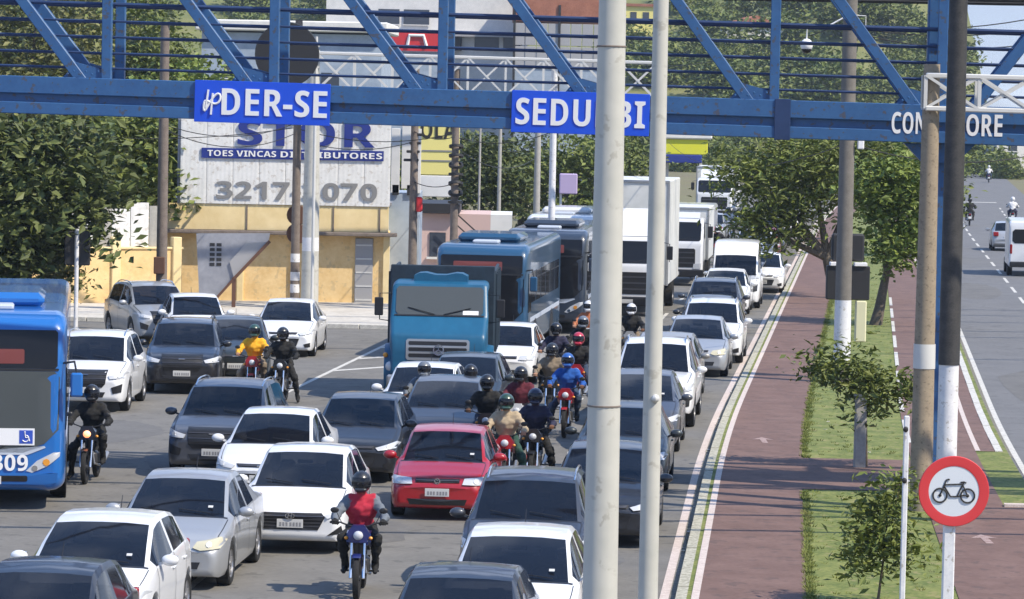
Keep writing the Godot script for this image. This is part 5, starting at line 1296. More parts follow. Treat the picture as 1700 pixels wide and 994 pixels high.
func person_mesh(pose: String, cols: Array) -> ArrayMesh:
	if not poses.has(pose): poses[pose] = rider_shape(pose)
	var g: Dictionary = poses[pose]
	var col := PackedColorArray(); col.resize(g.v.size())
	for i in g.v.size(): col[i] = cols[g.r[i]]
	var ix := PackedInt32Array(); ix.resize(g.t.size())
	for i in range(0, g.t.size(), 3): ix[i] = g.t[i]; ix[i + 1] = g.t[i + 2]; ix[i + 2] = g.t[i + 1]
	var a := []; a.resize(Mesh.ARRAY_MAX); a[Mesh.ARRAY_VERTEX] = g.v; a[Mesh.ARRAY_NORMAL] = g.n; a[Mesh.ARRAY_COLOR] = col; a[Mesh.ARRAY_INDEX] = ix
	var m := ArrayMesh.new(); m.add_surface_from_arrays(Mesh.PRIMITIVE_TRIANGLES, a)
	return m
var CLOTH := {
	"black": Color(.012, .012, .014), "navy": Color(.02, .022, .05), "red": Color(.42, .02, .045), "yellow": Color(.75, .38, .02), "grey": Color(.13, .15, .18), "blue": Color(.014, .085, .33), "white": Color(.6, .6, .6), "beige": Color(.38, .30, .20), "orange": Color(.40, .14, .06), "jeans": Color(.03, .05, .09), "khaki": Color(.2, .16, .11), "skin": Color(.16, .075, .042), "skin2": Color(.35, .19, .12), "pink": Color(.30, .17, .16), "maroon": Color(.1, .015, .025), "green": Color(.02, .06, .045)}
func helmet(t: Node3D, c: Color, open: bool) -> void:
	var at := Vector3(0, 1.575, .0)
	var hm := mat(c.linear_to_srgb(), .25); hm.clearcoat_enabled = true; hm.clearcoat = .6
	var b := MB.new(); var prof := []
	for i in 11: prof.append(Vector2(sin(PI * (i + 1.2) / 11.2) * .142, -cos(PI * (i + 1.2) / 11.2) * .158))
	prof[-1].x = 0.0
	b.lathe(prof, 20, Transform3D(Basis.from_scale(Vector3(1, 1, 1.14)), at))
	if not open: b.box(at + Vector3(0, -.10, .118), Vector3(.165, .08, .1), Basis(), .03)
	var h := part(t, "helmet", b.mesh(60), hm)
	var v := MB.new()
	for i in 8:
		for j in 3:
			var q := []
			for e in [[0, 0], [1, 0], [1, 1], [0, 1]]:
				var az: float = -1.15 + 2.3 * (i + e[0]) / 8.0; var el: float = -.30 + .75 * (j + e[1]) / 3.0
				q.append(at + Vector3(sin(az) * cos(el) * .1475, sin(el) * .164, cos(az) * cos(el) * .1475 * 1.15))
			v.quad(q[0], q[1], q[2], q[3])
	part(h, "visor", v.mesh(60), M.visor)
func make_rider(d: Dictionary) -> Node3D:
	var t := thing("person", d.label, "person", d.p, d.yaw, "people on motorbikes")
	var c: Array = []
	for k in d.cloth: c.append(CLOTH[k])
	if c.size() < 6: c.append(c[0])
	part(t, "body", person_mesh(d.pose, c), M.cloth)
	helmet(t, CLOTH.get(d.helmet, Color(.02, .02, .02)), false)
	return t
var bike_kit := {}
func make_bike(d: Dictionary) -> Node3D:
	var t := thing("motorbike", d.label, "motorbike", d.p, d.yaw, "motorbikes between the cars")
	if bike_kit.is_empty():
		var wx := Transform3D(Basis(Vector3(0, 0, 1), PI / 2)); var k := {}
		k.tyre = MB.new().lathe([Vector2(.235, -.03), Vector2(.265, -.045), Vector2(.295, -.035), Vector2(.305, 0), Vector2(.295, .035), Vector2(.265, .045), Vector2(.235, .03)], 24, wx).mesh()
		var r := MB.new().lathe([Vector2(.22, -.025), Vector2(.24, -.03), Vector2(.24, .03), Vector2(.22, .025), Vector2(.22, -.025)], 24, wx).lathe([Vector2(0, -.05), Vector2(.045, -.05), Vector2(.045, .05), Vector2(0, .05)], 10, wx)
		for i in 6: r.bar(Vector3(0, 0, 0), Vector3(0, cos(TAU * i / 6), sin(TAU * i / 6)) * .23, .02, .03)
		k.rim = r.mesh(30)
		k.fork = MB.new().tube([Vector3(0, .30, .66), Vector3(0, .62, .53), Vector3(0, .98, .41)], [.026, .02, .018], 8).mesh()
		k.front_fender = MB.new().mesh()
		var ff := MB.new(); var rf := MB.new(); var pv := []
		for i in 9:
			var a := -.5 + 2.1 * i / 8.0
			var p := [Vector3(-.06, .31 + cos(a) * .335, .66 - sin(a) * .335), Vector3(.06, .31 + cos(a) * .335, .66 - sin(a) * .335)]
			if pv: ff.quad(pv[0], pv[1], p[1], p[0])
			pv = p
		k.front_fender = ff.mesh()
		pv = []
		for i in 9:
			var a := -.5 + 2.0 * i / 8.0
			var p := [Vector3(-.08, .31 + cos(a) * .36, -.64 - sin(a) * .36), Vector3(.08, .31 + cos(a) * .36, -.64 - sin(a) * .36)]
			if pv: rf.quad(pv[0], pv[1], p[1], p[0])
			pv = p
		k.rear_fender = rf.mesh()
		k.handlebar = MB.new().tube([Vector3(-.40, 1.045, .37), Vector3(-.26, 1.05, .42), Vector3(-.12, 1.0, .42), Vector3(.12, 1.0, .42), Vector3(.26, 1.05, .42), Vector3(.40, 1.045, .37)], .012, 8).mesh()
		k.grip = MB.new().tube([Vector3(-.055, .0, -.02), Vector3(.055, 0, .01)], .017, 8).mesh()
		k.mirror = MB.new().tube([Vector3(0, 0, 0), Vector3(.07, .14, 0)], .006, 5).ball(Vector3(.10, .17, 0), Vector3(.062, .042, .018), 10, 6).mesh()
		k.lamp = MB.new().ball(Vector3(0, .88, .52), Vector3(.07, .065, .05), 14, 8).mesh()
		k.fairing = MB.new().prism([Vector2(-.12, .78), Vector2(.12, .78), Vector2(.15, .92), Vector2(.08, 1.02), Vector2(-.08, 1.02), Vector2(-.15, .92)], .38, .505).mesh(20)
		k.tank = MB.new().ball(Vector3(0, .84, .12), Vector3(.14, .13, .25), 14, 9, Basis(Vector3.RIGHT, .15)).mesh()
		k.shroud = MB.new().prism([Vector2(-.28, -.02), Vector2(.10, -.14), Vector2(.14, .02), Vector2(-.05, .12), Vector2(-.25, .1)], -.02, .02, Transform3D(Basis(Vector3(0, 0, -1), Vector3(0, 1, 0), Vector3(1, 0, 0)), Vector3(0, .80, .16))).mesh(20)
		k.seat = MB.new().box(Vector3(0, .79, -.36), Vector3(.24, .09, .62), Basis(Vector3.RIGHT, .08), .035).mesh()
		k.tail = MB.new().box(Vector3(0, .70, -.62), Vector3(.17, .12, .5), Basis(Vector3.RIGHT, .18), .04).mesh()
		k.engine = MB.new().box(Vector3(0, .42, .05), Vector3(.27, .26, .34), Basis(), .05).lathe([Vector2(0, -.16), Vector2(.09, -.16), Vector2(.09, .16), Vector2(0, .16)], 14, Transform3D(Basis(Vector3.RIGHT, .35), Vector3(0, .62, .14))).mesh()
		k.frame = MB.new().tube([Vector3(0, .93, .40), Vector3(0, .55, .34), Vector3(0, .32, .2), Vector3(0, .30, -.25), Vector3(0, .68, -.3), Vector3(0, .72, -.75)], .022, 7).bar(Vector3(.1, .31, -.64), Vector3(.09, .33, -.2), .03, .05).bar(Vector3(-.1, .31, -.64), Vector3(-.09, .33, -.2), .03, .05).mesh()
		k.exhaust = MB.new().tube([Vector3(.06, .55, .24), Vector3(.1, .34, .26), Vector3(.13, .27, -.1), Vector3(.16, .34, -.5), Vector3(.17, .42, -.78)], [.018, .018, .02, .045, .045], 8).mesh()
		k.peg = MB.new().bar(Vector3(-.27, .33, .04), Vector3(.27, .33, .04), .03, .025).mesh()
		k.plate = MB.new().box(Vector3(0, .5, -.95), Vector3(.19, .15, .01), Basis(Vector3.RIGHT, .3)).mesh()
		k.tail_light = MB.new().box(Vector3(0, .70, -.9), Vector3(.13, .06, .05), Basis(), .02).mesh()
		bike_kit = k
	var k := bike_kit; var pm: Material = M["bike_" + d.c]
	for z in [.66, -.64]:
		var n := Node3D.new(); n.name = "wheel"; t.add_child(n, true); n.position = Vector3(0, .305, z)
		part(n, "tyre", k.tyre, M.tyre); part(n, "rim", k.rim, M.rim_dark)
	for s in [-1, 1]:
		part(t, "fork_leg", k.fork, M.chrome, Vector3(s * .09, 0, 0))
		part(t, "grip", k.grip, M.tyre, Vector3(s * .35, 1.045, .40))
		var m := part(t, "mirror", k.mirror, M.trim, Vector3(s * .24, 1.05, .42)); m.scale.x = s
		part(t, "shroud", k.shroud, pm, Vector3(s * .15, 0, 0))
		part(t, "indicator", MB.new().ball(Vector3(s * .17, .84, .46), Vector3(.03, .025, .03), 8, 5), M.amber)
	part(t, "front_fender", k.front_fender, pm); part(t, "rear_fender", k.rear_fender, M.trim); part(t, "handlebar", k.handlebar, M.trim)
	part(t, "fairing", k.fairing, pm); part(t, "headlight", k.lamp, M.lit_lamp if d.get("lit", false) else M.lens); part(t, "tank", k.tank, pm); part(t, "seat", k.seat, M.trim); part(t, "tail", k.tail, pm)
	part(t, "engine", k.engine, M.engine); part(t, "frame", k.frame, M.trim); part(t, "exhaust", k.exhaust, M.chrome_dull); part(t, "footpeg", k.peg, M.trim)
	part(t, "licence_plate", k.plate, M.plate); part(t, "tail_light", k.tail_light, M.red_lens)
	return t


# ---------- vegetation ----------
func leaf_mesh(blobs: Array, count: int, size: float, cols: Array, seed_: int, droop := 0.0, slender := .5) -> ArrayMesh:
	var r := RandomNumberGenerator.new(); r.seed = seed_
	var v := PackedVector3Array(); var nn := PackedVector3Array(); var cc := PackedColorArray()
	var vol := 0.0
	for b in blobs: vol += b[1].x * b[1].y * b[1].z
	for b in blobs:
		var n := int(count * b[1].x * b[1].y * b[1].z / vol)
		# leaves sit in sprays so that the crown breaks into clumps with gaps
		var sprays: int = max(3, n / 26)
		for s in sprays:
			var d := Vector3(r.randfn(), r.randfn(), r.randfn()).normalized()
			var c: Vector3 = b[0] + d * b[1] * pow(r.randf(), .40)
			var sr: float = size * r.randf_range(1.6, 3.4); var tone := r.randf()
			var base: Color = cols[0].lerp(cols[1], tone)
			for i in 26:
				var p := c + Vector3(r.randfn(), r.randfn() * .6, r.randfn()) * sr * .55
				var l: float = size * r.randf_range(.45, 1.5); var w := l * slender
				var ax := Vector3(r.randfn(), r.randfn() * .5 - droop, r.randfn()).normalized()
				var sd := ax.cross(Vector3(r.randfn(), r.randfn() + 1.2, r.randfn())).normalized()
				var nm := sd.cross(ax).normalized()
				if nm.y < 0: nm = -nm
				var a := p - ax * l * .5; var e := p + ax * l * .5; var m1 := p + sd * w * .5 + nm * l * .08; var m2 := p - sd * w * .5 + nm * l * .08
				var col := base.lerp(cols[2], r.randf() * .35)
				var n1 := (m1 - a).cross(e - a).normalized(); var n2 := (e - a).cross(m2 - a).normalized()
				if n1.dot(nm) < 0: n1 = -n1; n2 = -n2; v.append_array([a, m1, e, a, e, m2])
				else: v.append_array([a, e, m1, a, m2, e])
				nn.append_array([n1, n1, n1, n2, n2, n2])
				for j in 6: cc.append(col)
	var ar := []; ar.resize(Mesh.ARRAY_MAX); ar[Mesh.ARRAY_VERTEX] = v; ar[Mesh.ARRAY_NORMAL] = nn; ar[Mesh.ARRAY_COLOR] = cc
	var m := ArrayMesh.new(); m.add_surface_from_arrays(Mesh.PRIMITIVE_TRIANGLES, ar)
	return m
func trunk_mesh(h: float, r0: float, blobs: Array, lean: Vector3) -> MB:
	var b := MB.new(); var top := Vector3(0, h, 0) + lean
	b.tube([Vector3.ZERO, top * .33 + Vector3(.06, 0, .05) * r0, top * .66, top], [r0, r0 * .78, r0 * .66, r0 * .5], 10)
	for q in blobs:
		var e: Vector3 = q[0]; var mid: Vector3 = top.lerp(e, .5) + Vector3(0, -.12, 0) * q[1].y
		b.tube([top * .92, mid, e], [r0 * .45, r0 * .3, r0 * .1], 7)
	return b
var GREEN := {"mid": [Color(.060, .088, .012), Color(.14, .18, .028), Color(.24, .25, .06)], "dark": [Color(.036, .056, .012), Color(.092, .120, .026), Color(.18, .19, .05)], "olive": [Color(.085, .095, .028), Color(.17, .18, .05), Color(.26, .24, .09)], "bright": [Color(.075, .12, .018), Color(.17, .225, .035), Color(.26, .29, .06)]}
func tree(label: String, at: Vector3, h: float, r0: float, blobs: Array, count: int, size: float, tone: String, seed_: int, lean := Vector3.ZERO, slender := .5) -> Node3D:
	var t := thing("tree", label, "tree", at, 0.0, "trees along the avenue")
	part(t, "trunk", trunk_mesh(h, r0, blobs, lean), M.bark)
	part(t, "crown", leaf_mesh(blobs, count, size, GREEN[tone], seed_, .2, slender), M.leaf)
	return t
func plants() -> void:
	# the big trees left of the side street
	tree("large dark leafy tree over the side street beside the blue bus", Vector3(-14.046, -0.000, -104.000), 2.6, .28, [[Vector3(-1.6, 3.2, 0), Vector3(2.2, 2.2, 2)], [Vector3(.6, 4.4, -.4), Vector3(2.2, 1.8, 2)], [Vector3(-.3, 2.4, .6), Vector3(1.5, 1.2, 1.2)], [Vector3(-2.6, 5.2, -1), Vector3(2, 1.6, 1.8)], [Vector3(1.4, 3.0, .3), Vector3(1.2, 1.1, 1.1)]], 13000, .32, "dark", 101)
	tree("broad leafy tree hanging over the yellow boundary wall", Vector3(-12.923, -0.000, -122.000), 2.9, .16, [[Vector3(0, 4.2, 0), Vector3(1.9, 1.4, 1.6)], [Vector3(1.0, 3.5, .4), Vector3(1.1, .9, 1)], [Vector3(-1.3, 3.8, .2), Vector3(1.3, 1.2, 1.1)], [Vector3(.3, 5.4, -.5), Vector3(1.6, 1.0, 1.4)]], 9000, .30, "mid", 102)
	tree("brownish small tree leaning out by the black traffic light", Vector3(-13.651, 0.000, -107.000), 1.6, .1, [[Vector3(.1, 2.1, 0), Vector3(.75, .7, .6)], [Vector3(.5, 1.4, .2), Vector3(.5, .5, .4)]], 1500, .2, "olive", 103)
	# taller trees beyond the footbridge on the left
	var k := 0
	for e in [[Vector3(-22.375, 0.000, -165.000), 9.5, "tall green tree rising behind the footbridge at the far left"], [Vector3(-18.948, 0.000, -178.000), 9.0, "tall green tree behind the footbridge left of the shed"], [Vector3(-13.966, 0.000, -160.000), 6.8, "green tree behind the footbridge beside the black disc"], [Vector3(-28.932, 0.000, -190.000), 11.0, "tall tree at the very edge of the picture behind the footbridge"], [Vector3(-25.932, 0.000, -215.000), 12.5, "pale green tree standing highest behind the left end of the footbridge"]]:
		var H: float = e[1]
		tree(e[2], e[0], H * .5, .3, [[Vector3(0, H * .75, 0), Vector3(3.0, H * .22, 2.6)], [Vector3(2.0, H * .9, .4), Vector3(2.4, H * .2, 2)], [Vector3(-2.0, H * .95, -.5), Vector3(2.4, H * .2, 2)], [Vector3(.5, H * 1.1, .2), Vector3(2.2, H * .2, 2)], [Vector3(0, H * .5, .4), Vector3(2.2, H * .16, 1.8)]], 7000, .34, ["olive", "mid", "bright", "mid", "olive"][k], 110 + k)
		k += 1
	# dark trees behind the buses
	k = 0
	for e in [[Vector3(-1.645, 0.000, -185.000), 5.2, "dark tree behind the slender lamp post"], [Vector3(0.378, 0.000, -195.000), 5.6, "dark shaded tree behind the grey concrete pole"], [Vector3(3.218, 0.000, -190.000), 5.4, "green tree left of the thick pale pole"], [Vector3(5.589, 0.000, -215.000), 5.8, "green tree hidden behind the thick pale pole"], [Vector3(-11.310, 0.000, -230.000), 4.4, "bright green tree between the black disc and the gantry lattice"], [Vector3(-8.205, 0.000, -240.000), 4.4, "green tree under the red sign board"], [Vector3(-3.128, 0.000, -250.000), 4.8, "dark tree behind the gantry lattice"]]:
		var H: float = e[1]
		tree(e[2], e[0], H * .4, .22, [[Vector3(0, H * .7, 0), Vector3(2.4, H * .3, 2)], [Vector3(1.5, H * .5, .4), Vector3(1.7, H * .3, 1.4)], [Vector3(-1.5, H * .5, .2), Vector3(1.7, H * .3, 1.5)], [Vector3(0, H * .25, .8), Vector3(2.2, H * .22, 1)]], 4500, .32, ["dark", "dark", "mid", "mid", "bright", "mid", "dark"][k], 130 + k)
		k += 1
	# median trees
	tree("wide olive tree on the median with a leaning forked trunk", Vector3(11.852, -0.000, -131.000), 1.7, .34, [[Vector3(-2.0, 3.7, 0), Vector3(1.8, 1.2, 1.5)], [Vector3(-1.0, 5.0, -.3), Vector3(2.2, 1.0, 1.6)], [Vector3(-2.6, 2.6, .3), Vector3(1.5, 1.0, 1.2)], [Vector3(-3.4, 4.6, .2), Vector3(1.3, .9, 1.0)], [Vector3(.6, 4.3, .2), Vector3(1.4, 1.0, 1.3)], [Vector3(.9, 5.3, -.2), Vector3(1.6, .8, 1.4)]], 9500, .30, "mid", 151, Vector3(-.5, 0, 0), .3)
	tree("green tree on the median right of the pole with a leaning dark trunk", Vector3(11.577, -0.000, -115.000), 1.9, .22, [[Vector3(.9, 3.6, 0), Vector3(1.3, 1.2, 1.2)], [Vector3(.5, 2.5, .3), Vector3(1.1, .8, 1)], [Vector3(1.0, 4.9, -.2), Vector3(1.2, .9, 1.1)], [Vector3(.0, 4.4, -.4), Vector3(1.2, .9, 1)]], 7000, .22, "bright", 152, Vector3(.35, 0, 0))
	tree("far green tree on the median behind the beige column", Vector3(18.955, 0.000, -170.000), 2.2, .2, [[Vector3(0, 4.2, 0), Vector3(1.8, 1.6, 1.6)], [Vector3(.9, 3.0, 0), Vector3(1.3, 1.2, 1)], [Vector3(-1.2, 3.2, 0), Vector3(1.4, 1.3, 1)]], 4200, .3, "mid", 153)
	tree("far roadside tree beyond the queue of trucks", Vector3(15.158, -0.000, -190.000), 2.0, .2, [[Vector3(0, 3.8, 0), Vector3(2.4, 1.6, 1.6)], [Vector3(-1.7, 3.2, 0), Vector3(1.5, 1.2, 1)], [Vector3(1.9, 3.0, 0), Vector3(1.5, 1.2, 1)]], 4500, .32, "olive", 154)
	# sapling and shrub on the median grass
	tree("young sapling with drooping leaves in front of the median pole", Vector3(6.847, -0.000, -68.900), 1.5, .03, [[Vector3(-.85, 1.95, 0), Vector3(.38, .34, .3)], [Vector3(-.35, 2.0, .1), Vector3(.42, .40, .32)], [Vector3(.12, 1.75, 0), Vector3(.45, .46, .35)], [Vector3(.5, 1.55, .1), Vector3(.38, .36, .3)], [Vector3(.92, 1.72, .0), Vector3(.26, .30, .22)], [Vector3(-.2, 1.35, .15), Vector3(.36, .34, .25)]], 1900, .17, "mid", 161, Vector3(-.05, 0, 0), .36)
	tree("young leafy shrub at the foot of the thin white post", Vector3(5.100, 0.000, -49.500), .9, .025, [[Vector3(.12, 1.55, 0), Vector3(.34, .32, .25)], [Vector3(-.05, 1.15, .1), Vector3(.42, .36, .3)], [Vector3(.25, .9, 0), Vector3(.32, .3, .25)], [Vector3(-.15, .7, .1), Vector3(.26, .25, .2)], [Vector3(.3, 1.85, .0), Vector3(.16, .2, .14)]], 2000, .13, "mid", 162, Vector3(.1, 0, 0), .4)
	# low hedge where the right carriageway meets the slope, and woodland over the hill
	for e in [[Vector3(50.660, 0.000, -395.000), "hedge at the end of the empty carriageway beyond the motorbikes"]]:
		var t := thing("bush", e[1], "bush", e[0])
		part(t, "foliage", leaf_mesh([[Vector3(0, 1.1, 0), Vector3(2.6, 1.1, 1.5)], [Vector3(2.6, .9, 0), Vector3(2, .9, 1.2)]], 1600, .34, GREEN.mid, 170), M.leaf)
	var mm := MultiMesh.new(); mm.transform_format = MultiMesh.TRANSFORM_3D
	mm.mesh = leaf_mesh([[Vector3(0, 2.4, 0), Vector3(2.6, 2.2, 2.6)], [Vector3(1.6, 1.6, .5), Vector3(1.6, 1.4, 1.6)]], 1500, .5, GREEN.mid, 180)
	var nz := FastNoiseLite.new(); nz.seed = 5; nz.frequency = .008
	var xs := []
	var r := RandomNumberGenerator.new(); r.seed = 77
	for i in 1000:
		var d := r.randf_range(385, 900); var x := r.randf_range(-.17, .20) * d
		var side: float = 1.0 - smoothstep(68.0, 76.0, x * 600.0 / d); var kk: float = smoothstep(400.0, 760.0, d)
		if nz.get_noise_2d(x * 1.7, d * 1.7) < -.12 and d > 430: continue
		var y := -1.0 + kk * (1.0 + 70.0 * side) + kk * (1.0 + 11.0 * side) * nz.get_noise_2d(x, d)
		xs.append(Transform3D(Basis(Vector3.UP, r.randf() * TAU) * Basis.from_scale(Vector3.ONE * r.randf_range(.7, 1.7)), Vector3(x, y - .4, -d)))
	mm.instance_count = xs.size()
	for i in xs.size(): mm.set_instance_transform(i, xs[i])
	var w := MultiMeshInstance3D.new(); w.name = "woodland"; w.multimesh = mm; w.material_override = M.leaf; add_child(w)
	w.set_meta("kind", "stuff"); tag(w, "distant scrub and woodland covering the hillside", "woodland")
	# tufts of grass along the edges of the lawn
	var gm := MB.new()
	for i in 7:
		var a := TAU * i / 7.0; var o := Vector3(cos(a), 0, sin(a)) * .05
		gm.tri(o + Vector3(-.012, 0, 0), o + Vector3(.012, 0, 0), o * 1.9 + Vector3(.01, .055 + .015 * sin(i * 3.0), 0))
	var g2 := MultiMesh.new(); g2.transform_format = MultiMesh.TRANSFORM_3D; g2.mesh = gm.mesh(0)
	var gx := []
	for i in 3500:
		var d := 44.0 + 100.0 * pow(r.randf(), 1.6); var o := r.randf_range(2.08, 4.18)
		if d > 64.4 and d < 70.4: continue
		if r.randf() < .75: o = 2.07 + abs(r.randfn()) * .06
		gx.append(Transform3D(Basis(Vector3.UP, r.randf() * TAU) * Basis.from_scale(Vector3.ONE * r.randf_range(.4, 1.0)), road(o, d, .112)))
	g2.instance_count = gx.size()
	for i in gx.size(): g2.set_instance_transform(i, gx[i])
	var gi := MultiMeshInstance3D.new(); gi.name = "grass_tufts"; gi.multimesh = g2; gi.material_override = M.grass; add_child(gi)
	gi.set_meta("kind", "stuff"); tag(gi, "short grass growing on the median lawn", "grass")

# ---------- where every vehicle stands ----------
var CARS := [
	{n = "hatchback", m = "hatch", p = Vector3(-5.337, 0.000, -41.663), yaw = -0.0750, c = "darkgrey", face = "wide", cat = "car", group = "cars queueing on the avenue", label = "dark grey hatchback cut off at the bottom left corner"},
	{n = "hatchback", m = "tallhatch", p = Vector3(-5.167, 0.000, -46.308), yaw = -0.0750, c = "white", face = "wide", cat = "car", group = "cars queueing on the avenue", label = "white hatchback with dark windscreen ahead of the silver car, bottom left", sticker = true},
	{n = "sedan", m = "sedan", p = Vector3(-4.649, 0.000, -52.496), yaw = -0.0750, c = "silver", face = "round", cat = "car", group = "cars queueing on the avenue", label = "silver sedan with rounded yellowed headlights behind the white hatchback", sticker = true},
	{n = "hatchback", m = "hatch", p = Vector3(-3.155, 0.000, -56.581), yaw = -0.0750, c = "white", face = "hexagon", cat = "car", group = "cars queueing on the avenue", label = "white hatchback with a large black hexagonal grille beside the red-jacketed rider"},
	{n = "sedan", m = "sedan", p = Vector3(-4.059, 0.000, -63.595), yaw = -0.0750, c = "white", face = "wide", cat = "car", group = "cars queueing on the avenue", label = "white sedan directly behind the hatchback with the hexagonal grille"},
	{n = "sport_utility_car", m = "suv", p = Vector3(-5.196, 0.000, -67.311), yaw = -0.0785, c = "lead", face = "tall", cat = "car", group = "cars queueing on the avenue", label = "lead grey sport utility car with roof rails left of the white sedan"},
	{n = "hatchback", m = "hatch", p = Vector3(-2.702, 0.000, -66.967), yaw = -0.0782, c = "darkgrey", face = "wide", cat = "car", group = "cars queueing on the avenue", label = "dark grey hatchback behind the red car, beside the white sedan"},
	{n = "hatchback", m = "old", p = Vector3(-1.031, 0.000, -61.340), yaw = -0.0750, c = "red", face = "boxy", cat = "car", group = "cars queueing on the avenue", label = "old red hatchback with square headlights in the middle of the jam", sticker = true},
	{n = "sport_utility_car", m = "suv", p = Vector3(0.347, 0.000, -51.628), yaw = -0.0750, c = "grey", face = "tall", cat = "car", group = "cars queueing on the avenue", label = "dark grey sport utility car left of the thick pole, behind the white car"},
	{n = "hatchback", m = "tallhatch", p = Vector3(0.154, 0.000, -45.618), yaw = -0.0750, c = "white", face = "wide", cat = "car", group = "cars queueing on the avenue", label = "white hatchback at the bottom, left of the thick pole", sticker = true},
	{n = "hatchback", m = "hatch", p = Vector3(-0.505, 0.000, -41.927), yaw = -0.0750, c = "darkgrey", face = "wide", cat = "car", group = "cars queueing on the avenue", label = "dark hatchback roof cut off at the bottom centre"},
	{n = "pickup_truck", m = "pickup", p = Vector3(3.253, 0.000, -79.932), yaw = -0.0919, c = "white", face = "tall", cat = "pickup", group = "cars queueing on the avenue", label = "white pickup with tall bonnet right of the thinner pole"},
	{n = "hatchback", m = "tallhatch", p = Vector3(3.707, 0.000, -86.075), yaw = -0.0978, c = "beige", face = "wide", cat = "car", group = "cars queueing on the avenue", label = "beige grey hatchback right behind the white pickup"},
	{n = "sedan", m = "sedan", p = Vector3(4.906, 0.000, -94.628), yaw = -0.0978, c = "silver", face = "round", cat = "car", group = "cars queueing on the avenue", label = "silver sedan in the kerb lane behind the beige hatchback"},
	{n = "sport_utility_car", m = "suv", p = Vector3(5.559, 0.000, -99.555), yaw = -0.0978, c = "white", face = "wide", cat = "car", group = "cars queueing on the avenue", label = "white sport utility car in the kerb lane behind the silver sedan"},
	{n = "sedan", m = "sedan", p = Vector3(5.811, 0.000, -105.297), yaw = -0.0978, c = "darkgrey", face = "boxy", cat = "car", group = "cars queueing on the avenue", label = "dark sedan behind the white sport utility car in the kerb lane"},
	{n = "sport_utility_car", m = "suv", p = Vector3(6.292, 0.000, -111.799), yaw = -0.0978, c = "grey", face = "tall", cat = "car", group = "cars queueing on the avenue", label = "dark grey high-roofed car sixth in the kerb lane queue"},
	{n = "sedan", m = "sedan", p = Vector3(7.303, 0.000, -123.118), yaw = -0.0978, c = "white", face = "wide", cat = "car", group = "cars queueing on the avenue", label = "white sedan just in front of the high-roofed white van"},
	{n = "delivery_van", m = "van", p = Vector3(7.864, 0.000, -126.900), yaw = -0.0978, c = "white", face = "tall", cat = "van", group = "cars queueing on the avenue", label = "white high-roofed van far down the kerb lane"},
	{n = "hatchback", m = "hatch", p = Vector3(9.546, 0.000, -137.547), yaw = -0.0978, c = "white", face = "wide", cat = "car", group = "cars queueing on the avenue", label = "white hatchback hugging the kerb beside the high-roofed van"},
	{n = "sedan", m = "sedan", p = Vector3(1.615, 0.000, -58.349), yaw = -0.0750, c = "darkgrey", face = "wide", cat = "car", group = "cars queueing on the avenue", label = "dark sedan half hidden behind the thick pole in the kerb lane"},
	{n = "sedan", m = "sedan", p = Vector3(2.141, 0.000, -66.330), yaw = -0.0774, c = "greygreen", face = "boxy", cat = "car", group = "cars queueing on the avenue", label = "dark green-grey sedan between the two poles, second in the kerb lane", sticker = true},
	{n = "hatchback", m = "tallhatch", p = Vector3(2.679, 0.000, -73.700), yaw = -0.0855, c = "lead", face = "wide", cat = "car", group = "cars queueing on the avenue", label = "grey hatchback with a paper on its dashboard in front of the pickup", sticker = true},
	{n = "hatchback", m = "old", p = Vector3(-0.038, 0.000, -90.800), yaw = -0.0978, c = "white", face = "boxy", cat = "car", group = "cars queueing on the avenue", label = "white hatchback peeking out right of the blue dump truck"},
	{n = "hatchback", m = "tallhatch", p = Vector3(-1.204, 0.000, -70.889), yaw = -0.0833, c = "grey", face = "wide", cat = "car", group = "cars queueing on the avenue", label = "grey hatchback behind the old red car"},
	{n = "hatchback", m = "hatch", p = Vector3(-1.756, 0.000, -75.203), yaw = -0.0880, c = "white", face = "wide", cat = "car", group = "cars queueing on the avenue", label = "white hatchback in front of the blue dump truck"},
	{n = "hatchback", m = "hatch", p = Vector3(-0.896, 0.000, -78.505), yaw = -0.0916, c = "greygreen", face = "wide", cat = "car", group = "cars queueing on the avenue", label = "dark grey-green hatchback squeezed before the dump truck grille"},
	{n = "sport_utility_car", m = "suv", p = Vector3(-9.224, 0.000, -80.655), yaw = -0.0231, c = "white", face = "tall", cat = "car", group = "cars queueing on the avenue", label = "white sport utility car behind the blue bus"},
	{n = "sport_utility_car", m = "suv", p = Vector3(-7.732, 0.000, -85.932), yaw = 0.0418, c = "black", face = "tall", cat = "car", group = "cars queueing on the avenue", label = "black sport utility car on the side street behind the lead grey one"},
	{n = "hatchback", m = "tallhatch", p = Vector3(-6.817, 0.000, -89.291), yaw = 0.0767, c = "greygreen", face = "wide", cat = "car", group = "cars queueing on the avenue", label = "dark grey-green hatchback between the black and the white cars of the side street"},
	{n = "hatchback", m = "hatch", p = Vector3(-8.814, 0.000, -100.183), yaw = 0.1815, c = "white", face = "wide", cat = "car", group = "cars queueing on the avenue", label = "white hatchback half hidden behind the black sport utility car"},
	{n = "sport_utility_car", m = "suv", p = Vector3(-10.288, 0.000, -102.610), yaw = 0.3560, c = "silver", face = "tall", cat = "car", group = "cars queueing on the avenue", label = "silver sport utility car turned sideways out of the side street"},
	{n = "sedan", m = "sedan", p = Vector3(-6.058, 0.000, -98.836), yaw = -0.0454, c = "white", face = "wide", cat = "car", group = "cars queueing on the avenue", label = "white sedan joining from the side street by the pavement"},
]
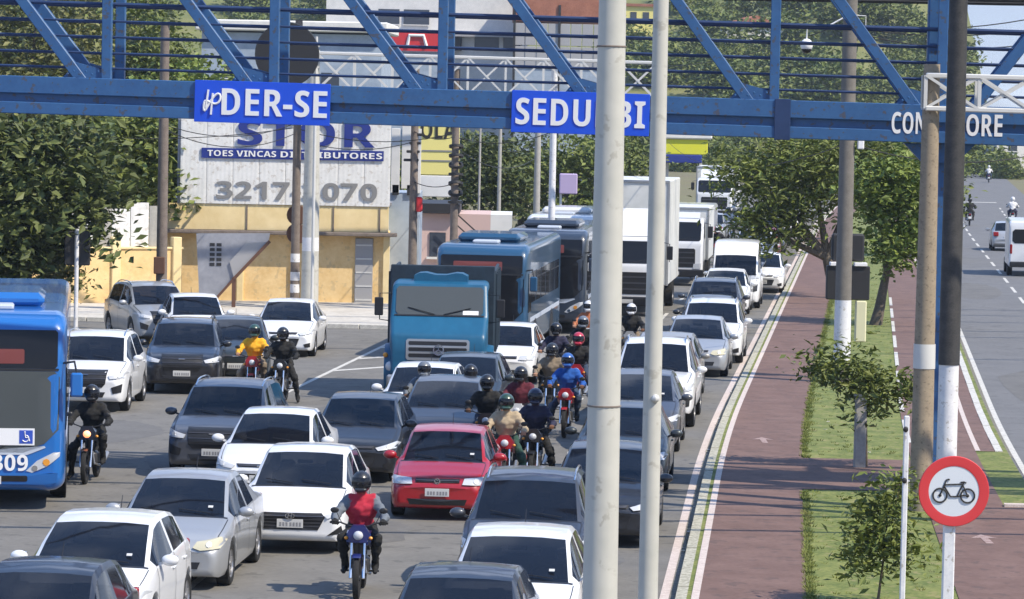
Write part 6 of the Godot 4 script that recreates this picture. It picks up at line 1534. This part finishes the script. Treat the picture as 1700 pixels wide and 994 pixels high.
func vehicles() -> void:
	make_bus({p = Vector3(-9.266, 0.000, -65.311), yaw = 0.1166, L = 11.5, paint = "bus_blue", h = 3.3, number = "309", glass = "bus_glass", label = "bright blue city bus entering at the left edge of the picture"})
	make_dump_truck({p = Vector3(-1.616, 0.000, -85.399), yaw = -0.0186, L = 6.2, label = "old blue dump truck with a dark tipper body and chrome grille"})
	make_bus({p = Vector3(-0.323, 0.000, -101.725), yaw = -0.0978, L = 10.5, paint = "bus_teal", label = "blue city bus right behind the dump truck"})
	make_bus({p = Vector3(1.470, 0.000, -113.976), yaw = -0.0978, L = 10.0, paint = "bus_grey", label = "dark grey-blue city bus with a tall windscreen behind the blue bus"})
	make_bus({p = Vector3(2.137, 0.000, -128.476), yaw = -0.0978, L = 10.0, paint = "bus_white", label = "white bus roof showing behind the dark bus"})
	make_box_truck({p = Vector3(4.205, 0.000, -123.230), yaw = -0.0978, L = 8.5, h = 4.45, box = "box_white", label = "tall white box truck between the two poles"})
	make_box_truck({p = Vector3(6.574, 0.000, -143.234), yaw = -0.0978, L = 6.5, h = 3.0, box = "box_white", label = "low white box truck right of the tall one"})
	make_car({n = "sedan", m = "sedan", p = Vector3(9.645, 0.000, -148.200), yaw = -0.0978, c = "silver", face = "wide", cat = "car", group = "cars queueing on the avenue", label = "silver sedan far back in the kerb lane, twelfth from the front"})
	make_car({n = "hatchback", m = "hatch", p = Vector3(10.333, 0.000, -153.975), yaw = -0.0978, c = "darkgrey", face = "wide", cat = "car", group = "cars queueing on the avenue", label = "dark hatchback far back in the kerb lane, thirteenth from the front"})
	make_car({n = "sport_utility_car", m = "suv", p = Vector3(10.771, 0.000, -160.650), yaw = -0.0978, c = "white", face = "tall", cat = "car", group = "cars queueing on the avenue", label = "white sport utility car far back in the kerb lane, fourteenth from the front"})
	make_car({n = "hatchback", m = "hatch", p = Vector3(11.509, 0.000, -166.975), yaw = -0.0978, c = "red", face = "wide", cat = "car", group = "cars queueing on the avenue", label = "red hatchback far back in the kerb lane, fifteenth from the front"})
	make_car({n = "sedan", m = "sedan", p = Vector3(12.295, 0.000, -174.200), yaw = -0.0978, c = "black", face = "wide", cat = "car", group = "cars queueing on the avenue", label = "black sedan far back in the kerb lane, sixteenth from the front"})
	make_car({n = "hatchback", m = "hatch", p = Vector3(12.980, 0.000, -181.975), yaw = -0.0978, c = "white", face = "boxy", cat = "car", group = "cars queueing on the avenue", label = "white hatchback far back in the kerb lane, seventeenth from the front"})
	make_car({n = "sedan", m = "sedan", p = Vector3(13.665, 0.000, -190.200), yaw = -0.0978, c = "silver", face = "round", cat = "car", group = "cars queueing on the avenue", label = "pale sedan far back in the kerb lane, eighteenth from the front"})
	make_car({n = "sport_utility_car", m = "suv", p = Vector3(14.649, 0.000, -199.150), yaw = -0.0984, c = "grey", face = "tall", cat = "car", group = "cars queueing on the avenue", label = "grey sport utility car far back in the kerb lane, nineteenth from the front"})
	make_car({n = "hatchback", m = "hatch", p = Vector3(15.652, 0.000, -208.975), yaw = -0.1017, c = "white", face = "wide", cat = "car", group = "cars queueing on the avenue", label = "small white hatchback far back in the kerb lane, twentieth from the front"})
	make_car({n = "hatchback", m = "hatch", p = Vector3(6.933, 0.000, -153.975), yaw = -0.0978, c = "white", face = "wide", cat = "car", group = "cars queueing on the avenue", label = "white hatchback far back in the middle lane among the trucks"})
	make_car({n = "sport_utility_car", m = "suv", p = Vector3(7.720, 0.000, -161.150), yaw = -0.0978, c = "darkgrey", face = "tall", cat = "car", group = "cars queueing on the avenue", label = "dark sport utility car far back in the middle lane among the trucks"})
	make_car({n = "sedan", m = "sedan", p = Vector3(9.384, 0.000, -180.200), yaw = -0.0978, c = "red", face = "wide", cat = "car", group = "cars queueing on the avenue", label = "red sedan far back in the middle lane among the trucks"})
	make_car({n = "hatchback", m = "hatch", p = Vector3(10.269, 0.000, -187.975), yaw = -0.0978, c = "silver", face = "wide", cat = "car", group = "cars queueing on the avenue", label = "silver hatchback far back in the middle lane among the trucks"})
	make_car({n = "sedan", m = "sedan", p = Vector3(2.164, 0.000, -138.200), yaw = -0.0978, c = "silver", face = "wide", cat = "car", group = "cars queueing on the avenue", label = "silver sedan far back in the bus lane among the trucks"})
	make_car({n = "hatchback", m = "hatch", p = Vector3(2.751, 0.000, -144.975), yaw = -0.0978, c = "white", face = "wide", cat = "car", group = "cars queueing on the avenue", label = "white hatchback far back in the bus lane among the trucks"})
	make_rear_van({p = Vector3(8.612, 0.000, -170.687), yaw = -0.0978, L = 5.4, label = "white delivery van far back in the middle lane"})
	make_box_truck({p = Vector3(12.666, 0.000, -225.480), yaw = -0.1077, L = 7.0, h = 3.3, box = "box_white", label = "farthest white box truck in the queue"})
	make_rear_van({p = Vector3(22.343, 0.000, -156.687), yaw = -0.0978, L = 5.4, label = "white panel van driving away on the empty carriageway"})
	make_car({n = "hatchback", m = "hatch", p = Vector3(25.115, 0.000, -184.000), yaw = 3.0419, c = "silver", face = "wide", cat = "car", group = "cars on the empty carriageway", label = "silver hatchback driving away beside the panel van"})
var BIKES := [
	{p = Vector3(-2.057, 0.000, -50.450), yaw = -0.0226, c = "blue", lit = false, label = "dark blue motorbike in front of the white hexagonal-grille hatchback", rider = {p = Vector3(-2.057, 0.000, -50.450), yaw = -0.0226, pose = "ride", cloth = ["red", "black", "black", "black", "skin", "grey"], helmet = "black", label = "rider in a red top and black trousers on the dark blue motorbike"}},
	{p = Vector3(-7.504, 0.000, -64.710), yaw = -0.0401, c = "black", lit = true, label = "black motorbike with a lit orange headlight beside the blue bus", rider = {p = Vector3(-7.504, 0.000, -64.710), yaw = -0.0401, pose = "one", cloth = ["black", "black", "black", "black", "skin"], helmet = "black", label = "rider all in black next to the blue bus"}},
	{p = Vector3(-5.911, 0.000, -83.073), yaw = -0.0248, c = "red", lit = false, label = "red motorbike hidden behind the lead grey car", rider = {p = Vector3(-5.911, 0.000, -83.073), yaw = -0.0248, pose = "one", cloth = ["yellow", "khaki", "black", "skin2", "skin2"], helmet = "green", label = "rider in a bright yellow jacket among the side street cars"}},
	{p = Vector3(-5.203, 0.000, -82.234), yaw = -0.0588, c = "black", lit = false, label = "tall black motorbike before the white side street sedan", rider = {p = Vector3(-5.203, 0.000, -82.234), yaw = -0.0588, pose = "down", cloth = ["black", "black", "black", "black", "skin"], helmet = "black", label = "rider in dark grey beside the yellow-jacketed one"}},
	{p = Vector3(-1.728, 0.000, -72.226), yaw = -0.0130, c = "black", lit = false, label = "motorbike hidden behind the roof of the old red car", rider = {p = Vector3(-1.728, 0.000, -72.226), yaw = -0.0130, pose = "down", cloth = ["grey", "jeans", "black", "skin", "skin"], helmet = "grey", label = "rider in a grey jacket behind the old red car"}},
	{p = Vector3(-0.791, 0.000, -71.665), yaw = -0.0822, c = "maroon", lit = false, label = "maroon motorbike right behind the old red car", rider = {p = Vector3(-0.791, 0.000, -71.665), yaw = -0.0822, pose = "one", cloth = ["maroon", "black", "black", "black", "skin"], helmet = "black", label = "rider in dark maroon behind the red car"}},
	{p = Vector3(-0.061, 0.000, -64.587), yaw = -0.0401, c = "red", lit = false, label = "red motorbike right of the old red car", rider = {p = Vector3(-0.061, 0.000, -64.587), yaw = -0.0401, pose = "down", cloth = ["beige", "green", "black", "skin2", "skin2"], helmet = "green", label = "rider in beige with a dark green helmet right of the red car"}},
	{p = Vector3(0.464, 0.000, -65.932), yaw = -0.0760, c = "black", lit = false, label = "black motorbike left of the thick pole", rider = {p = Vector3(0.464, 0.000, -65.932), yaw = -0.0760, pose = "down", cloth = ["navy", "black", "black", "skin", "skin"], helmet = "navy", label = "rider in navy left of the thick pole"}},
	{p = Vector3(1.193, 0.000, -75.513), yaw = -0.0864, c = "red", lit = false, label = "red motorbike close to the thick pole behind the navy rider", rider = {p = Vector3(1.193, 0.000, -75.513), yaw = -0.0864, pose = "one", cloth = ["blue", "jeans", "black", "skin", "skin"], helmet = "blue", label = "rider in a vivid blue shirt close to the thick pole"}},
	{p = Vector3(1.066, 0.000, -86.031), yaw = -0.0978, c = "black", lit = false, label = "black motorbike beside the white peeking hatchback", rider = {p = Vector3(1.066, 0.000, -86.031), yaw = -0.0978, pose = "down", cloth = ["navy", "black", "black", "skin2", "skin2"], helmet = "black", label = "rider in navy with a black helmet beside the peeking hatchback"}},
	{p = Vector3(1.767, 0.000, -88.988), yaw = -0.0978, c = "black", lit = false, label = "motorbike farther back left of the thick pole", rider = {p = Vector3(1.767, 0.000, -88.988), yaw = -0.0978, pose = "down", cloth = ["black", "black", "black", "skin", "skin"], helmet = "grey", label = "rider in black with a grey helmet left of the thick pole"}},
	{p = Vector3(2.041, 0.000, -96.082), yaw = -0.0978, c = "white", lit = false, label = "white motorbike partly behind the thick pole", rider = {p = Vector3(2.041, 0.000, -96.082), yaw = -0.0978, pose = "down", cloth = ["orange", "khaki", "black", "skin2", "skin2"], helmet = "white", label = "rider in orange in front of the dark bus"}},
	{p = Vector3(3.149, 0.000, -95.068), yaw = -0.0978, c = "silver", lit = false, label = "silver motorbike between the two poles above the pickup", rider = {p = Vector3(3.149, 0.000, -95.068), yaw = -0.0978, pose = "down", cloth = ["black", "khaki", "black", "skin", "skin"], helmet = "white", label = "rider in black between the two poles"}},
	{p = Vector3(-0.445, 0.000, -69.080), yaw = -0.0270, c = "black", lit = false, label = "black motorbike wedged behind the maroon one", rider = {p = Vector3(-0.445, 0.000, -69.080), yaw = -0.0270, pose = "down", cloth = ["black", "jeans", "black", "skin", "skin"], helmet = "black", label = "rider in black just behind the maroon motorbike"}},
	{p = Vector3(0.204, 0.000, -71.375), yaw = -0.1343, c = "white", lit = false, label = "white motorbike between the beige and the navy riders", rider = {p = Vector3(0.204, 0.000, -71.375), yaw = -0.1343, pose = "one", cloth = ["maroon", "jeans", "black", "skin", "skin"], helmet = "black", label = "rider in maroon with a black helmet between the beige and navy riders"}},
	{p = Vector3(0.895, 0.000, -78.613), yaw = -0.0549, c = "black", lit = false, label = "black motorbike before the white peeking hatchback", rider = {p = Vector3(0.895, 0.000, -78.613), yaw = -0.0549, pose = "down", cloth = ["khaki", "black", "black", "skin2", "skin2"], helmet = "black", label = "rider in khaki before the white peeking hatchback"}},
	{p = Vector3(1.539, 0.000, -82.537), yaw = -0.0940, c = "red", lit = false, label = "red motorbike touching the thick pole", rider = {p = Vector3(1.539, 0.000, -82.537), yaw = -0.0940, pose = "down", cloth = ["black", "jeans", "black", "skin", "skin"], helmet = "red", label = "rider in black with a red helmet touching the thick pole"}},
	{p = Vector3(7.606, 0.000, -146.476), yaw = -0.0978, c = "white", lit = false, label = "white motorbike beside the low white truck", rider = {p = Vector3(7.606, 0.000, -146.476), yaw = -0.0978, pose = "down", cloth = ["white", "jeans", "black", "skin2", "skin2"], helmet = "black", label = "rider in white beside the low white truck"}},
	{p = Vector3(8.998, 0.000, -159.207), yaw = -0.0629, c = "red", lit = false, label = "red motorbike filtering past the high-roofed van", rider = {p = Vector3(8.998, 0.000, -159.207), yaw = -0.0629, pose = "down", cloth = ["black", "jeans", "black", "skin", "skin"], helmet = "white", label = "rider in black filtering past the high-roofed van"}},
	{p = Vector3(9.680, 0.000, -183.644), yaw = -0.0978, c = "black", lit = false, label = "black motorbike between the far trucks", rider = {p = Vector3(9.680, 0.000, -183.644), yaw = -0.0978, pose = "down", cloth = ["red", "khaki", "black", "skin2", "skin2"], helmet = "red", label = "rider in a red shirt between the far trucks"}},
	{p = Vector3(12.797, 0.000, -207.691), yaw = -0.1019, c = "black", lit = false, label = "motorbike farthest along the middle lane", rider = {p = Vector3(12.797, 0.000, -207.691), yaw = -0.1019, pose = "down", cloth = ["white", "jeans", "black", "skin", "skin"], helmet = "white", label = "rider in white farthest along the middle lane"}},
	{p = Vector3(9.163, 0.000, -168.788), yaw = -0.0978, c = "black", lit = false, label = "motorbike behind the low white truck", rider = {p = Vector3(9.163, 0.000, -168.788), yaw = -0.0978, pose = "down", cloth = ["red", "black", "black", "skin", "skin"], helmet = "red", label = "rider in red far back in the queue"}},
	{p = Vector3(11.291, 0.000, -190.234), yaw = -0.0978, c = "white", lit = false, label = "motorbike near the farthest box truck", rider = {p = Vector3(11.291, 0.000, -190.234), yaw = -0.0978, pose = "down", cloth = ["white", "khaki", "black", "skin2", "skin2"], helmet = "black", label = "rider in white near the farthest box truck"}},
	{p = Vector3(47.632, 0.000, -363.322), yaw = 3.0266, c = "blue", label = "motorbike going away at the far end of the empty carriageway", rider = {p = Vector3(47.632, 0.000, -363.322), yaw = 3.0266, pose = "ride", cloth = ["white", "jeans", "black", "skin", "skin"], helmet = "white", label = "rider in white at the far end of the empty carriageway"}},
	{p = Vector3(58.115, 0.000, -433.101), yaw = 3.0266, c = "black", label = "second motorbike at the far end of the empty carriageway", rider = {p = Vector3(58.115, 0.000, -433.101), yaw = 3.0266, pose = "ride", cloth = ["black", "black", "black", "black", "skin"], helmet = "black", label = "rider in black at the far end of the empty carriageway"}},
	{p = Vector3(31.348, 0.000, -227.304), yaw = 3.0329, c = "black", label = "motorbike ahead of the white panel van", rider = {p = Vector3(31.348, 0.000, -227.304), yaw = 3.0329, pose = "ride", cloth = ["white", "navy", "black", "skin", "skin"], helmet = "white", label = "rider in a white shirt ahead of the panel van"}},
	{p = Vector3(28.132, 0.000, -223.107), yaw = 3.0343, c = "black", label = "motorbike at the edge of the empty carriageway by the painted pole", rider = {p = Vector3(28.132, 0.000, -223.107), yaw = 3.0343, pose = "ride", cloth = ["black", "black", "black", "black", "skin"], helmet = "black", label = "dark rider by the painted pole"}},
]
